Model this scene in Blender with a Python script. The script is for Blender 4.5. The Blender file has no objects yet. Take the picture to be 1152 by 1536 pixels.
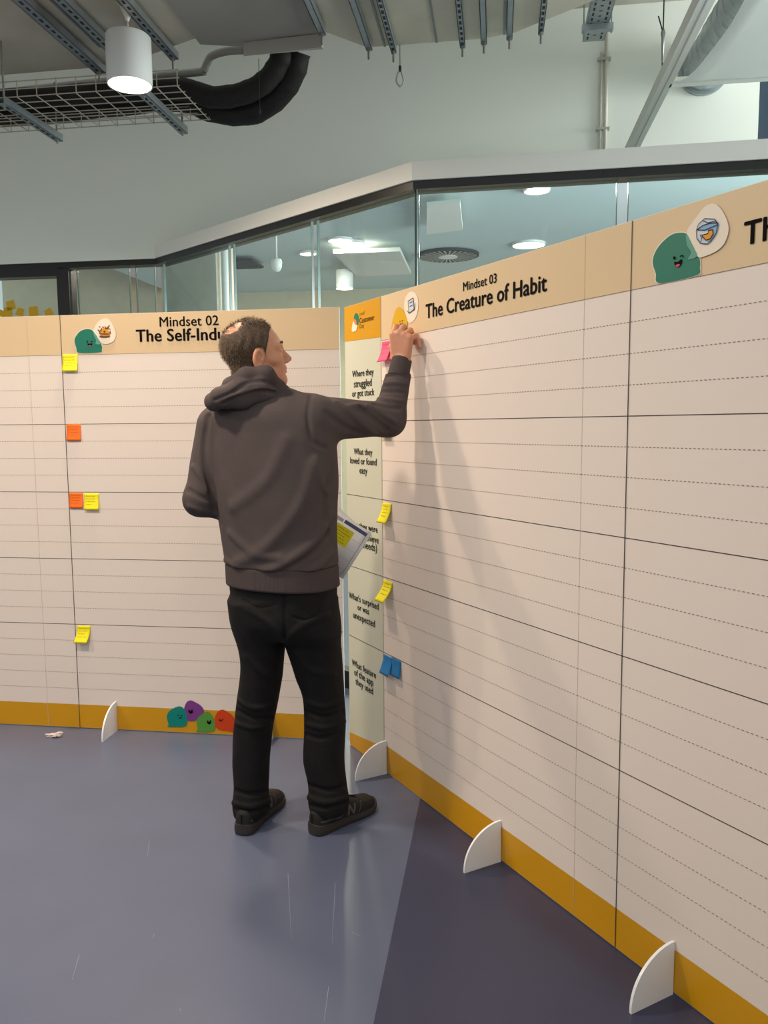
import bpy, bmesh, math, random
import numpy as np
from mathutils import Vector, Matrix

# ------------------------------------------------------------------ camera, world, exposure
scene = bpy.context.scene
COL = scene.collection
F_PX, PITCH, ROLL, CAM_H = 1210.136, 0.105821, -0.0079278, 1.47168
cam_data = bpy.data.cameras.new('camera')
cam_data.sensor_fit = 'VERTICAL'
cam_data.sensor_height = 36.0
cam_data.lens = 36.0 * F_PX / 1536.0
cam = bpy.data.objects.new('camera', cam_data)
COL.objects.link(cam)
cam.matrix_world = (Matrix.Translation((0, 0, CAM_H)) @ Matrix.Rotation(math.pi / 2 - PITCH, 4, 'X')
                    @ Matrix.Rotation(ROLL, 4, 'Z'))
scene.camera = cam

world = bpy.data.worlds.new('world')
scene.world = world
world.use_nodes = True
world.node_tree.nodes['Background'].inputs[0].default_value = (0.90, 0.97, 0.98, 1)
world.node_tree.nodes['Background'].inputs[1].default_value = 0.68
# added area light at an assumed, unseen right-hand window, brightening the upper back wall
fill_d = bpy.data.lights.new('window_daylight', 'AREA'); fill_d.shape = 'RECTANGLE'; fill_d.size = 2.5; fill_d.size_y = 3.4
fill_d.energy = 560.0; fill_d.color = (0.93, 1.0, 0.98)
fill_o = bpy.data.objects.new('window_daylight', fill_d); COL.objects.link(fill_o)
fill_o.location = (4.99, 4.2, 2.15); fill_o.rotation_euler = (math.pi / 2, 0, math.pi / 2)
LAMP_POWER = 36.0
LAMP_COLOR = (1.0, 0.80, 0.60)
scene.view_settings.view_transform = 'Standard'
scene.view_settings.look = 'None'
scene.view_settings.exposure = 0.0
scene.view_settings.gamma = 1.0
scene.view_settings.use_curve_mapping = False

# ------------------------------------------------------------------ measuring helpers
def ray(x, y):
    dx, dy = x - 576.0, y - 768.0
    cr, sr = math.cos(ROLL), math.sin(ROLL)
    u = cr * dx + sr * dy
    v = -sr * dx + cr * dy
    c, s = math.cos(PITCH), math.sin(PITCH)
    up = -v / F_PX
    return np.array([u / F_PX, c + up * s, -s + up * c])
EYE = np.array([0, 0, CAM_H])
def on_height(x, y, z):
    r = ray(x, y)
    return EYE + r * ((z - CAM_H) / r[2])
def on_depth(x, y, Y):
    r = ray(x, y)
    return EYE + r * (Y / r[1])
def on_plane(x, y, p, n):
    r = ray(x, y)
    return EYE + r * (np.dot(np.array(p) - EYE, n) / np.dot(r, n))
C8, S8 = math.cos(math.radians(8)), math.sin(math.radians(8))
def bf(a, b, z):                      # building frame (along the back wall, into depth, up) to world
    return (a * C8 + b * S8, -a * S8 + b * C8, z)
def to_ab(P):
    return (P[0] * C8 - P[1] * S8, P[0] * S8 + P[1] * C8, P[2])

# ------------------------------------------------------------------ materials
MATS = {}
def lin(c):
    return tuple(((v / 255.0) / 12.92 if v / 255.0 <= 0.04045 else ((v / 255.0 + 0.055) / 1.055) ** 2.4) for v in c)
def mat(name, rgb, rough=0.6, metal=0.0, bump=0.0, bscale=60.0, var=0.0, vscale=8.0, spec=0.5, stretch=None, emit=None, estr=0.0):
    if name in MATS:
        return MATS[name]
    m = bpy.data.materials.new(name)
    m.use_nodes = True
    nt = m.node_tree
    b = nt.nodes['Principled BSDF']
    c = lin(rgb)
    b.inputs['Base Color'].default_value = (*c, 1)
    b.inputs['Roughness'].default_value = rough
    b.inputs['Metallic'].default_value = metal
    b.inputs['Specular IOR Level'].default_value = spec
    if emit:
        b.inputs['Emission Color'].default_value = (*lin(emit), 1)
        b.inputs['Emission Strength'].default_value = estr
    tc = nt.nodes.new('ShaderNodeTexCoord')
    mp = nt.nodes.new('ShaderNodeMapping')
    nt.links.new(tc.outputs['Object'], mp.inputs['Vector'])
    if stretch:
        mp.inputs['Scale'].default_value = stretch
    if var > 0:
        n = nt.nodes.new('ShaderNodeTexNoise')
        n.inputs['Scale'].default_value = vscale
        n.inputs['Detail'].default_value = 5
        nt.links.new(mp.outputs[0], n.inputs['Vector'])
        r = nt.nodes.new('ShaderNodeMapRange')
        r.inputs['From Min'].default_value = 0.25
        r.inputs['From Max'].default_value = 0.68
        r.inputs['To Min'].default_value = 1 - var
        r.inputs['To Max'].default_value = 1 + var
        nt.links.new(n.outputs['Fac'], r.inputs['Value'])
        h = nt.nodes.new('ShaderNodeHueSaturation')
        h.inputs['Color'].default_value = (*c, 1)
        nt.links.new(r.outputs[0], h.inputs['Value'])
        nt.links.new(h.outputs[0], b.inputs['Base Color'])
    if bump > 0:
        n2 = nt.nodes.new('ShaderNodeTexNoise')
        n2.inputs['Scale'].default_value = bscale
        n2.inputs['Detail'].default_value = 4
        nt.links.new(mp.outputs[0], n2.inputs['Vector'])
        bp = nt.nodes.new('ShaderNodeBump')
        bp.inputs['Strength'].default_value = bump
        bp.inputs['Distance'].default_value = 0.01
        nt.links.new(n2.outputs['Fac'], bp.inputs['Height'])
        nt.links.new(bp.outputs[0], b.inputs['Normal'])
    MATS[name] = m
    return m
def glass_mat():
    m = bpy.data.materials.new('partition_glass')
    m.use_nodes = True
    nt = m.node_tree
    nt.nodes.remove(nt.nodes['Principled BSDF'])
    out = nt.nodes['Material Output']
    tr = nt.nodes.new('ShaderNodeBsdfTransparent'); tr.inputs[0].default_value = (0.86, 0.93, 0.92, 1)
    gl = nt.nodes.new('ShaderNodeBsdfGlossy'); gl.inputs['Roughness'].default_value = 0.02
    lw = nt.nodes.new('ShaderNodeLayerWeight'); lw.inputs[0].default_value = 0.5
    pw = nt.nodes.new('ShaderNodeMath'); pw.operation = 'POWER'; pw.inputs[1].default_value = 5.0
    fr = nt.nodes.new('ShaderNodeMath'); fr.operation = 'MULTIPLY_ADD'; fr.inputs[1].default_value = 0.95; fr.inputs[2].default_value = 0.045
    nt.links.new(lw.outputs['Facing'], pw.inputs[0]); nt.links.new(pw.outputs[0], fr.inputs[0])
    mx = nt.nodes.new('ShaderNodeMixShader')
    nt.links.new(fr.outputs[0], mx.inputs[0]); nt.links.new(tr.outputs[0], mx.inputs[1]); nt.links.new(gl.outputs[0], mx.inputs[2])
    nt.links.new(mx.outputs[0], out.inputs[0])
    MATS['glass'] = m
    return m
WHITE_WALL = mat('painted_wall', (240, 242, 234), 0.75, bump=0.05, bscale=250)
WALL_TRIM = mat('white_trim_paint', (236, 234, 228), 0.5)
BLACK = mat('black_aluminium', (22, 20, 19), 0.35)
GALV = mat('galvanised_steel', (150, 152, 150), 0.42, 0.75, bump=0.04, bscale=30, var=0.10, vscale=5)
GALV2 = mat('galvanised_channel', (165, 172, 176), 0.40, 0.7, var=0.08, vscale=20)
DUCTM = mat('duct_sheet_metal', (208, 200, 180), 0.5, 0.1, bump=0.05, bscale=14, var=0.09, vscale=4)
CONC = mat('concrete', (176, 172, 160), 0.85, bump=0.25, bscale=25, var=0.14, vscale=4)
HOSE = mat('black_insulation', (26, 22, 20), 0.7, bump=0.35, bscale=45)
WHITE_PL = mat('white_plastic', (238, 238, 236), 0.4)
GREY_PIPE = mat('grey_pipe', (176, 174, 168), 0.5)
SLOT = mat('slot_shadow_steel', (52, 54, 56), 0.7, 0.3)
FABRIC_W = mat('white_sail_fabric', (240, 243, 240), 0.85, bump=0.25, bscale=12)
_nt = FABRIC_W.node_tree; _tl = _nt.nodes.new('ShaderNodeBsdfTranslucent'); _tl.inputs[0].default_value = (0.9, 0.93, 0.92, 1)
_mx = _nt.nodes.new('ShaderNodeMixShader'); _mx.inputs[0].default_value = 0.45
_nt.links.new(_nt.nodes['Principled BSDF'].outputs[0], _mx.inputs[1]); _nt.links.new(_tl.outputs[0], _mx.inputs[2]); _nt.links.new(_mx.outputs[0], _nt.nodes['Material Output'].inputs[0])
FLOOR_L = None
GLASS = glass_mat()

# ------------------------------------------------------------------ mesh helpers
def link(o, parent=None):
    COL.objects.link(o)
    if parent is not None:
        o.parent = parent
    return o
def mesh_obj(name, verts, faces, material, parent=None, smooth=False):
    me = bpy.data.meshes.new(name)
    me.from_pydata([tuple(map(float, v)) for v in verts], [], faces)
    me.update()
    if material:
        me.materials.append(material)
    if smooth:
        me.polygons.foreach_set('use_smooth', [True] * len(me.polygons))
    return link(bpy.data.objects.new(name, me), parent)
def tag(o, label=None, cat=None, group=None, kind=None):
    if label: o['label'] = label
    if cat: o['category'] = cat
    if group: o['group'] = group
    if kind: o['kind'] = kind
    return o
def empty(name, loc=(0, 0, 0), rz=0.0):
    o = bpy.data.objects.new(name, None)
    o.location = loc
    o.rotation_euler = (0, 0, rz)
    o.empty_display_size = 0.05
    return link(o)
class MB:
    """collects shapes into one mesh"""
    def __init__(self):
        self.v = []; self.f = []
    def add(self, vs, fs):
        n = len(self.v)
        self.v += [tuple(map(float, v)) for v in vs]
        self.f += [tuple(i + n for i in f) for f in fs]
        return self
    def box(self, lo, hi):
        x0, y0, z0 = lo; x1, y1, z1 = hi
        self.add([(x0, y0, z0), (x1, y0, z0), (x1, y1, z0), (x0, y1, z0), (x0, y0, z1), (x1, y0, z1), (x1, y1, z1), (x0, y1, z1)],
                 [(0, 3, 2, 1), (4, 5, 6, 7), (0, 1, 5, 4), (1, 2, 6, 5), (2, 3, 7, 6), (3, 0, 4, 7)])
        return self
    def prism(self, poly, z0, z1):           # polygon counter-clockwise seen from above
        n = len(poly)
        area = sum(poly[i][0] * poly[(i + 1) % n][1] - poly[(i + 1) % n][0] * poly[i][1] for i in range(n))
        if area < 0: poly = poly[::-1]
        vs = [(p[0], p[1], z0) for p in poly] + [(p[0], p[1], z1) for p in poly]
        fs = [tuple(range(n - 1, -1, -1)), tuple(range(n, 2 * n))]
        fs += [(i, (i + 1) % n, n + (i + 1) % n, n + i) for i in range(n)]
        return self.add(vs, fs)
    def tube(self, pts, r, seg=10, cap=True):
        pts = [Vector(p) for p in pts]
        rs = r if isinstance(r, (list, tuple)) else [r] * len(pts)
        rings = []
        up = None
        for i, p in enumerate(pts):
            t = (pts[min(i + 1, len(pts) - 1)] - pts[max(i - 1, 0)]).normalized()
            if up is None:
                up = Vector((0, 0, 1)) if abs(t.z) < 0.9 else Vector((1, 0, 0))
            x = t.cross(up).normalized(); up = x.cross(t).normalized()
            rings.append([p + rs[i] * (math.cos(a) * x + math.sin(a) * up) for a in [2 * math.pi * k / seg for k in range(seg)]])
        vs = [v for rg in rings for v in rg]
        fs = []
        for i in range(len(pts) - 1):
            for k in range(seg):
                a, b = i * seg + k, i * seg + (k + 1) % seg
                fs.append((a, a + seg, b + seg, b))
        if cap:
            fs.append(tuple(range(seg))); fs.append(tuple(range(len(vs) - 1, len(vs) - seg - 1, -1)))
        return self.add(vs, fs)
    def lathe(self, prof, seg=32, c=(0, 0, 0)):   # prof list of (r, z)
        vs = []; fs = []
        for r, z in prof:
            vs += [(c[0] + r * math.cos(2 * math.pi * k / seg), c[1] + r * math.sin(2 * math.pi * k / seg), c[2] + z) for k in range(seg)]
        for i in range(len(prof) - 1):
            for k in range(seg):
                a, b = i * seg + k, i * seg + (k + 1) % seg
                fs.append((a, b, b + seg, a + seg))
        return self.add(vs, fs)
    def build(self, name, material, parent=None, smooth=False, map3=None):
        vs = self.v if map3 is None else [map3(*v) for v in self.v]
        return mesh_obj(name, vs, self.f, material, parent, smooth)
def catmull(P, n=8, closed=True):
    P = np.array(P, float); m = len(P); out = []
    rng = range(m) if closed else range(m - 1)
    for i in rng:
        if closed: a, b, c, d = P[(i - 1) % m], P[i], P[(i + 1) % m], P[(i + 2) % m]
        else: a, b, c, d = P[max(i - 1, 0)], P[i], P[i + 1], P[min(i + 2, m - 1)]
        for k in range(n):
            t = k / n
            out.append(0.5 * ((2 * b) + (-a + c) * t + (2 * a - 5 * b + 4 * c - d) * t * t + (-a + 3 * b - 3 * c + d) * t ** 3))
    if not closed: out.append(P[-1])
    return np.array(out)

# ------------------------------------------------------------------ the setting
def floor_mat(name, rgb):
    m = mat(name, rgb, 0.33, var=0.05, vscale=3.0, bump=0.015, bscale=40, spec=0.5)
    return m
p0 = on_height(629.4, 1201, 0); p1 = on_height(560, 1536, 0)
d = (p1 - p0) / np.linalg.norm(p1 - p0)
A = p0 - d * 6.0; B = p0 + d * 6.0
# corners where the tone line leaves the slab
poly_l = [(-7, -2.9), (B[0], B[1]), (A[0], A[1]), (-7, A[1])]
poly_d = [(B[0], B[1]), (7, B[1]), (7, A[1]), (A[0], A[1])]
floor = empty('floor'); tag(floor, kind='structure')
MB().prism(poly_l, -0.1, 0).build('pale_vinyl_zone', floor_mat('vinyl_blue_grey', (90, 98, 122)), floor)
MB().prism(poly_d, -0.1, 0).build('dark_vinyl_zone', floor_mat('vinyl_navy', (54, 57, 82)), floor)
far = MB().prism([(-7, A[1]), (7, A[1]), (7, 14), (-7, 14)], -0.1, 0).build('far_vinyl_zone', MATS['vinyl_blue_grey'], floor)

WB = 5.51                                   # depth of the back wall in the building frame
def bbox(name, a0, a1, b0, b1, z0, z1, m, parent=None):
    return MB().box((a0, b0, z0), (a1, b1, z1)).build(name, m, parent, map3=bf)
wp = [(-7, 2.65), (-2.376, 2.65), (-0.62, 3.12), (1.592, 3.12), (1.592, 4.12), (-7, 4.12)]
n_ = len(wp)
tag(MB().add([(a_, WB, z_) for a_, z_ in wp] + [(a_, WB + 0.15, z_) for a_, z_ in wp], [tuple(range(n_)), tuple(range(2 * n_ - 1, n_ - 1, -1))] + [(i, n_ + i, n_ + (i + 1) % n_, (i + 1) % n_) for i in range(n_)]).build('wall_back', WHITE_WALL, map3=bf), kind='structure')
tag(bbox('wall_back_right', 2.6, 5.5, WB, WB + 0.15, 3.12, 4.12, WHITE_WALL), kind='structure')
tag(bbox('window_3', 1.592, 2.6, WB + 0.05, WB + 0.12, 3.12, 4.12, mat('dark_window_glass', (52, 66, 80), 0.15)), kind='structure')
tag(bbox('ceiling', -7, 5.5, 4.4, 11.2, 4.08, 4.3, CONC), kind='structure')  # slab stops early; added opening in front lets sky light onto the wall

# bulkhead of the glazed room: white band with a black channel below it
cA, cB = (-2.376, 5.51), (-0.416, 4.018)
cC = (3.2, 4.018 - 0.034 * 3.6)
def band(name, pts, depth, z0, z1, m, kind='structure', off=0.0):
    # pts front line in building frame; the band lies behind it
    nrm = []
    for i in range(len(pts) - 1):
        dx, dy = pts[i + 1][0] - pts[i][0], pts[i + 1][1] - pts[i][1]
        L = math.hypot(dx, dy); nrm.append((-dy / L, dx / L))
    def offs(o):
        out = []
        for i, p in enumerate(pts):
            if i == 0: n = nrm[0]; k = 1
            elif i == len(pts) - 1: n = nrm[-1]; k = 1
            else:
                n = (nrm[i - 1][0] + nrm[i][0], nrm[i - 1][1] + nrm[i][1]); L = math.hypot(*n); n = (n[0] / L, n[1] / L)
                k = 1 / (n[0] * nrm[i][0] + n[1] * nrm[i][1])
            out.append((p[0] + n[0] * o * k, p[1] + n[1] * o * k))
        return out
    poly = offs(off) + offs(off + depth)[::-1]
    o = MB().prism(poly, z0, z1).build(name, m, map3=bf)
    if kind: tag(o, kind=kind)
    return o
band('trim_1', [cA, cB, cC], 0.16, 2.652, 2.737, WALL_TRIM)
band('trim_2', [(-7, WB - 0.004), cA, cB, cC], 0.10, 2.612, 2.652, BLACK, off=0.012)
band('trim_3', [(-7, WB - 0.004), cA, cB, cC], 0.07, 0.0, 0.10, BLACK, off=0.02)

# glazing: three runs of frameless panes
GEDGE = mat('glass_edge', (92, 112, 108), 0.2)
def glaze(n, P, Q, joints, z0=0.10, z1=2.612):
    w = empty('window_%d' % n); tag(w, kind='structure')
    dx, dy = Q[0] - P[0], Q[1] - P[1]; L = math.hypot(dx, dy); ux, uy = dx / L, dy / L; nx, ny = -uy, ux
    js = [0.0] + joints + [1.0]
    for i in range(len(js) - 1):
        s0, s1 = js[i] * L + 0.026, js[i + 1] * L - 0.026
        pl = [(P[0] + ux * s + nx * t, P[1] + uy * s + ny * t) for s, t in ((s0, 0.05), (s1, 0.05), (s1, 0.062), (s0, 0.062))]
        MB().prism(pl, z0, z1).build('pane', GLASS, w, map3=bf)
        for s in (s0, s1):
            pl = [(P[0] + ux * s_ + nx * t, P[1] + uy * s_ + ny * t) for s_, t in ((s - 0.0018, 0.047), (s + 0.0018, 0.047), (s + 0.0018, 0.065), (s - 0.0018, 0.065))]
            MB().prism(pl, z0, z1).build('pane_edge', GEDGE, w, map3=bf)
    return w
def seg_joint(px, py, P, Q):
    n = np.array([*bf(-(Q[1] - P[1]), Q[0] - P[0], 0)]); p = on_plane(px, py, bf(P[0], P[1], 0), n)
    a, b, _ = to_ab(p)
    return math.hypot(a - P[0], b - P[1]) / math.hypot(Q[0] - P[0], Q[1] - P[1])
glaze(1, cA, cB, [seg_joint(338, 420, cA, cB), seg_joint(462, 400, cA, cB)])
glaze(2, cB, cC, [seg_joint(935, 320, cB, cC), 0.93])
aM = to_ab(on_plane(97, 440, bf(0, WB, 0), np.array(bf(0, 1, 0))))[0]
glaze(4, (-6.9, WB), (aM - 0.05, WB), [0.5])
glaze(5, (aM + 0.05, WB), cA, [(to_ab(on_plane(192, 430, bf(0, WB, 0), np.array(bf(0, 1, 0))))[0] - aM) / (cA[0] - aM)])
tag(bbox('trim_4', aM - 0.045, aM + 0.045, WB - 0.02, WB + 0.09, 0.0, 2.60, BLACK), kind='structure')
tag(bbox('trim_5', -7, aM - 0.045, WB + 0.0, WB + 0.10, 2.555, 2.612, BLACK), kind='structure')

# the room behind the glass
tag(bbox('wall_far', -7, 5.5, 10.9, 11.05, 0, 4.08, mat('far_wall_paint', (214, 200, 170), 0.8, var=0.05)), kind='structure')
rf = [(cA[0], cA[1] + 0.10, 2.70), (cB[0] + 0.05, cB[1] + 0.10, 2.70), (-0.60, WB + 0.02, 3.12), (cC[0], cC[1] + 0.10, 2.70), (cC[0], WB + 0.02, 3.12)]
tag(MB().add(rf + [(a_, b_, z_ + 0.02) for a_, b_, z_ in rf], [(0, 2, 1), (1, 2, 4, 3), (5, 6, 7), (6, 8, 9, 7)]).build('ceiling_slope', mat('inner_ceiling_paint', (206, 220, 220), 0.7), map3=bf), kind='structure')
tag(bbox('ceiling_inner', -4.4, 5.4, WB + 0.16, 10.9, 3.3, 3.36, mat('inner_ceiling_paint', (206, 220, 220), 0.7)), kind='structure')

# the walls of the hall behind and beside the camera, with an added open gap above for light from high up
HALL = mat('hall_wall_paint', (196, 194, 186), 0.8)
tag(MB().box((-6.2, -2.9, 0), (-6.0, 5.6, 2.7)).build('wall_left', HALL), kind='structure')
tag(MB().box((-6.2, -3.1, 0), (5.2, -2.9, 2.7)).build('wall_behind', HALL), kind='structure')
tag(MB().box((5.0, -2.9, 0), (5.2, 2.9, 2.7)).build('wall_right', HALL), kind='structure')
w6 = empty('window_6', (5.1, 4.2, 0)); tag(w6, kind='structure')  # assumed window out of view, built around the added area light
MB().box((-0.1, -1.3, 0), (0.1, 1.3, 0.40)).build('sill_wall', HALL, w6)
MB().box((-0.1, -1.3, 3.90), (0.1, 1.3, 4.3)).build('head_wall', HALL, w6)
MB().box((-0.04, -1.27, 0.41), (-0.03, 1.27, 3.89)).build('pane', GLASS, w6)
for y_ in (-1.28, 0.0, 1.28): MB().box((-0.06, y_ - 0.03, 0.40), (0.0, y_ + 0.03, 3.90)).build('mullion', BLACK, w6)

SCR = mat('floor_scratch', (150, 158, 180), 0.5)
for (x0, y0), (x1, y1) in (((224, 1262), (221, 1286)), ((119, 1432), (108, 1470)), ((231, 1401), (230, 1407)), ((503, 1325), (498, 1415)), ((493, 1480), (486, 1532)), ((432, 1310), (437, 1410)), ((270, 1513), (271, 1517)), ((528, 1398), (541, 1404))):
    a_, b_ = on_height(x0, y0, 0.0006), on_height(x1, y1, 0.0006); t_ = (b_ - a_) / np.linalg.norm(b_ - a_); n2_ = np.array([-t_[1], t_[0], 0]) * 0.0007
    mesh_obj('scratch', [a_ - n2_, b_ - n2_ * 0.4, b_ + n2_ * 0.4, a_ + n2_], [(0, 1, 2, 3)], SCR, floor)

# ------------------------------------------------------------------ display boards
PAPER = mat('board_print_white', (234, 222, 214), 0.42, spec=0.35)
BEIGE = mat('board_print_beige', (222, 196, 158), 0.42, spec=0.35)
YELL = mat('board_print_yellow', (210, 152, 8), 0.32, spec=0.5)
SAGE = mat('board_print_sage', (206, 208, 190), 0.40, spec=0.4)
FOAM = mat('board_core', (240, 238, 234), 0.6)
FINM = mat('white_acrylic', (240, 242, 246), 0.25)
INK = mat('black_ink', (16, 14, 16), 0.8, spec=0.1)
LINE = mat('line_ink', (70, 64, 62), 0.5)
DASH = mat('dash_ink', (130, 120, 114), 0.5)
JOINT = mat('joint_shadow', (206, 190, 176), 0.6)  # tone of the seam line along the board edges
def flat(name, rgb): return mat(name, rgb, 0.45, spec=0.35)
TEAL = flat('print_teal', (24, 118, 98)); TEAL2 = flat('print_pale_teal', (92, 158, 138)); CREAM = flat('print_cream', (238, 226, 210))
RED = flat('print_pink', (206, 60, 84)); BLUEW = flat('print_water', (134, 172, 206)); ORANGE = flat('print_orange', (232, 150, 40))
TEAL3 = flat('print_sea_teal', (0, 132, 124)); PURPLE = flat('print_purple', (124, 60, 140)); GREEN = flat('print_green', (84, 150, 64)); REDOR = flat('print_red_orange', (206, 66, 20))
GOLD = flat('print_gold', (222, 172, 24)); BROWN = flat('print_brown', (112, 70, 34)); BGREEN = flat('print_leaf_green', (86, 110, 40)); SALMON = flat('print_salmon', (216, 128, 86)); LILAC = flat('print_pale_blue', (208, 218, 232))

ROW0, ROWS = 1.8162, 0.08068
R_ORG, R_ANG, R_TOP = (-0.1656, 3.6144), math.atan2(-0.8777, 0.4793), 1.991
L_ORG, L_ANG, L_TOP = (0.0, 3.6333), -0.14438, 2.0
class Plane:
    def __init__(s, org, ang, top):
        s.org, s.ang, s.top = org, ang, top
        s.d = np.array([math.cos(ang), math.sin(ang), 0]); s.n = np.array([math.sin(ang), -math.cos(ang), 0])  # n to the room
        s.p = np.array([org[0], org[1], 0])
    def uv(s, x, y):
        P = on_plane(x, y, s.p, s.n)
        return float(np.dot(P - s.p, s.d)), float(P[2])
    def at(s, u, z, off=0.0):
        P = s.p + s.d * u + s.n * off
        return (P[0], P[1], z)
RP, LP = Plane(R_ORG, R_ANG, R_TOP), Plane(L_ORG, L_ANG, L_TOP)
EPS = 0.0008
class Board:
    """one free-standing board; children are printed in its own frame (x along, y into the board, z up)"""
    def __init__(s, name, pl, u0, u1, label):
        s.pl, s.u0, s.u1 = pl, u0, u1
        um = (u0 + u1) / 2
        s.um = um
        s.o = empty(name, pl.at(um, 0), pl.ang)
        tag(s.o, label, 'display board', 'free-standing mindset boards')
        MB().box((u0 - um + 0.001, 0.0, 0.004), (u1 - um - 0.001, 0.012, pl.top)).build('panel', FOAM, s.o)
    def poly(s, name, uz, m, lay=1, thick=0.0004):
        pts = [(u - s.um, z) for u, z in uz]
        n = len(pts)
        y0, y1 = -EPS * lay, -EPS * lay + thick
        a = sum(pts[i][0] * pts[(i + 1) % n][1] - pts[(i + 1) % n][0] * pts[i][1] for i in range(n))
        if a < 0: pts = pts[::-1]
        vs = [(p[0], y0, p[1]) for p in pts] + [(p[0], y1, p[1]) for p in pts]
        fs = [tuple(range(n)), tuple(range(2 * n - 1, n - 1, -1))] + [(i, n + i, n + (i + 1) % n, (i + 1) % n) for i in range(n)]
        return mesh_obj(name, vs, fs, m, s.o)
    def rect(s, name, u0, u1, z0, z1, m, lay=1):
        return s.poly(name, [(u0, z0), (u1, z0), (u1, z1), (u0, z1)], m, lay)
    def px(s, name, pts, m, lay=3, smooth=6):
        P = np.array(pts, float)
        if smooth: P = catmull(P, smooth)
        return s.poly(name, [s.pl.uv(*p) for p in P], m, lay)
    def stroke(s, name, pts, w, m, lay=5):
        """a printed line of width w (m) through pixel points"""
        uz = np.array([s.pl.uv(*p) for p in pts]); mb = MB()
        for i in range(len(uz) - 1):
            a, b = uz[i], uz[i + 1]; t = (b - a) / (np.linalg.norm(b - a) + 1e-9); nn = np.array([-t[1], t[0]]) * w / 2; e = t * w * 0.3
            q = [a - nn - e, b - nn + e, b + nn + e, a + nn - e]
            mb.add([(x - s.um, -EPS * lay, z) for x, z in q], [(0, 1, 2, 3)])
        return mb.build(name, m, s.o)
    def rows(s, u0, u1, dashed=True):
        for k in range(1 if dashed else 4, 21):
            z = ROW0 - k * ROWS
            if k % 4 == 0 and k < 20:
                s.rect('section_line', u0, u1, z - 0.0011, z + 0.0011, LINE, 2)
            elif dashed:
                mb = MB(); u = u0
                while u < u1 - 0.004:
                    e = min(u + 0.0065, u1)
                    mb.add([(u - s.um, -EPS * 2, z - 0.0009), (e - s.um, -EPS * 2, z - 0.0009), (e - s.um, -EPS * 2, z + 0.0009), (u - s.um, -EPS * 2, z + 0.0009)], [(0, 1, 2, 3)])
                    u += 0.0125
                mb.build('dashed_line', DASH, s.o)
    def text(s, body, lx, ly, rx, ry, m=INK, bold=0.016, lay=3, name='lettering'):
        """text whose baseline runs between two measured points"""
        (ua, za), (ub, zb) = s.pl.uv(lx, ly), s.pl.uv(rx, ry)
        return s.text_u(body, ua, ub, (za + zb) / 2, m, bold, lay, name)
    def text_u(s, body, ua, ub, z, m=INK, bold=0.012, lay=3, name='lettering', hscale=1.0, k=None):
        cu = bpy.data.curves.new(name, 'FONT'); cu.body = body; cu.resolution_u = 3
        cu.space_character = 1.02
        to = bpy.data.objects.new(name, cu); COL.objects.link(to)
        dg = bpy.context.evaluated_depsgraph_get()
        me = bpy.data.meshes.new_from_object(to.evaluated_get(dg))
        bpy.data.objects.remove(to); bpy.data.curves.remove(cu)
        co = np.zeros(len(me.vertices) * 3); me.vertices.foreach_get('co', co); co = co.reshape(-1, 3)
        x0, x1 = co[:, 0].min(), co[:, 0].max(); k = k or (ub - ua) / (x1 - x0); s.k = k
        new = np.stack([ua - s.um + (co[:, 0] - x0) * k, np.full(len(co), -EPS * lay), z + co[:, 1] * k * hscale], 1)
        fs = [tuple(p.vertices) for p in me.polygons]; bpy.data.meshes.remove(me)
        mb = MB()
        for j in ([0] if bold == 0 else [-1, 0, 1]): mb.add(new + np.array([j * bold * k, -0.00012 * j, 0]), fs)
        if bold: mb.add(new + np.array([0, -0.0003, bold * 0.5 * k]), fs); mb.add(new + np.array([0, -0.0004, -bold * 0.5 * k]), fs)
        return mb.build(name, m, s.o)
    def fin(s, u):
        """quarter-round foot standing out from the board"""
        r = 0.148; t = 0.0075; n = 16
        prof = [(0.0, 0.0), (-r, 0.0), (-r, 0.008)] + [(-r * math.cos(a), 0.008 + (r - 0.01) * math.sin(a)) for a in np.linspace(0.05, math.pi / 2, n)]
        vs = [(u - s.um - t / 2, y - EPS * 4, z) for y, z in prof] + [(u - s.um + t / 2, y - EPS * 4, z) for y, z in prof]
        m = len(prof)
        fs = [tuple(range(m)), tuple(range(2 * m - 1, m - 1, -1))] + [(i, m + i, m + (i + 1) % m, (i + 1) % m) for i in range(m)]
        mesh_obj('support_foot', vs, fs, FINM, s.o)

Z_Y = ROW0 - 21 * ROWS
UE1, US1, UG1 = 0.334, 1.688, 1.515
LG, LS1, LR = -1.692, -1.525, -0.194
def base_print(b, u0, u1):
    b.rect('panel_joint', u0, u0 + 0.0008, 0.005, b.pl.top - 0.001, JOINT, 2); b.rect('panel_joint', u1 - 0.0008, u1, 0.005, b.pl.top - 0.001, JOINT, 2)
    b.rect('white_sheet', u0, u1, Z_Y, ROW0, PAPER); b.rect('header_band', u0, u1, ROW0, b.pl.top - 0.001, BEIGE); b.rect('footer_band', u0, u1, 0.005, Z_Y, YELL)
    b.rows(u0, u1); b.rect('dashed_line', u0, u1, ROW0 - 0.0008, ROW0 + 0.0008, DASH, 2)

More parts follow.
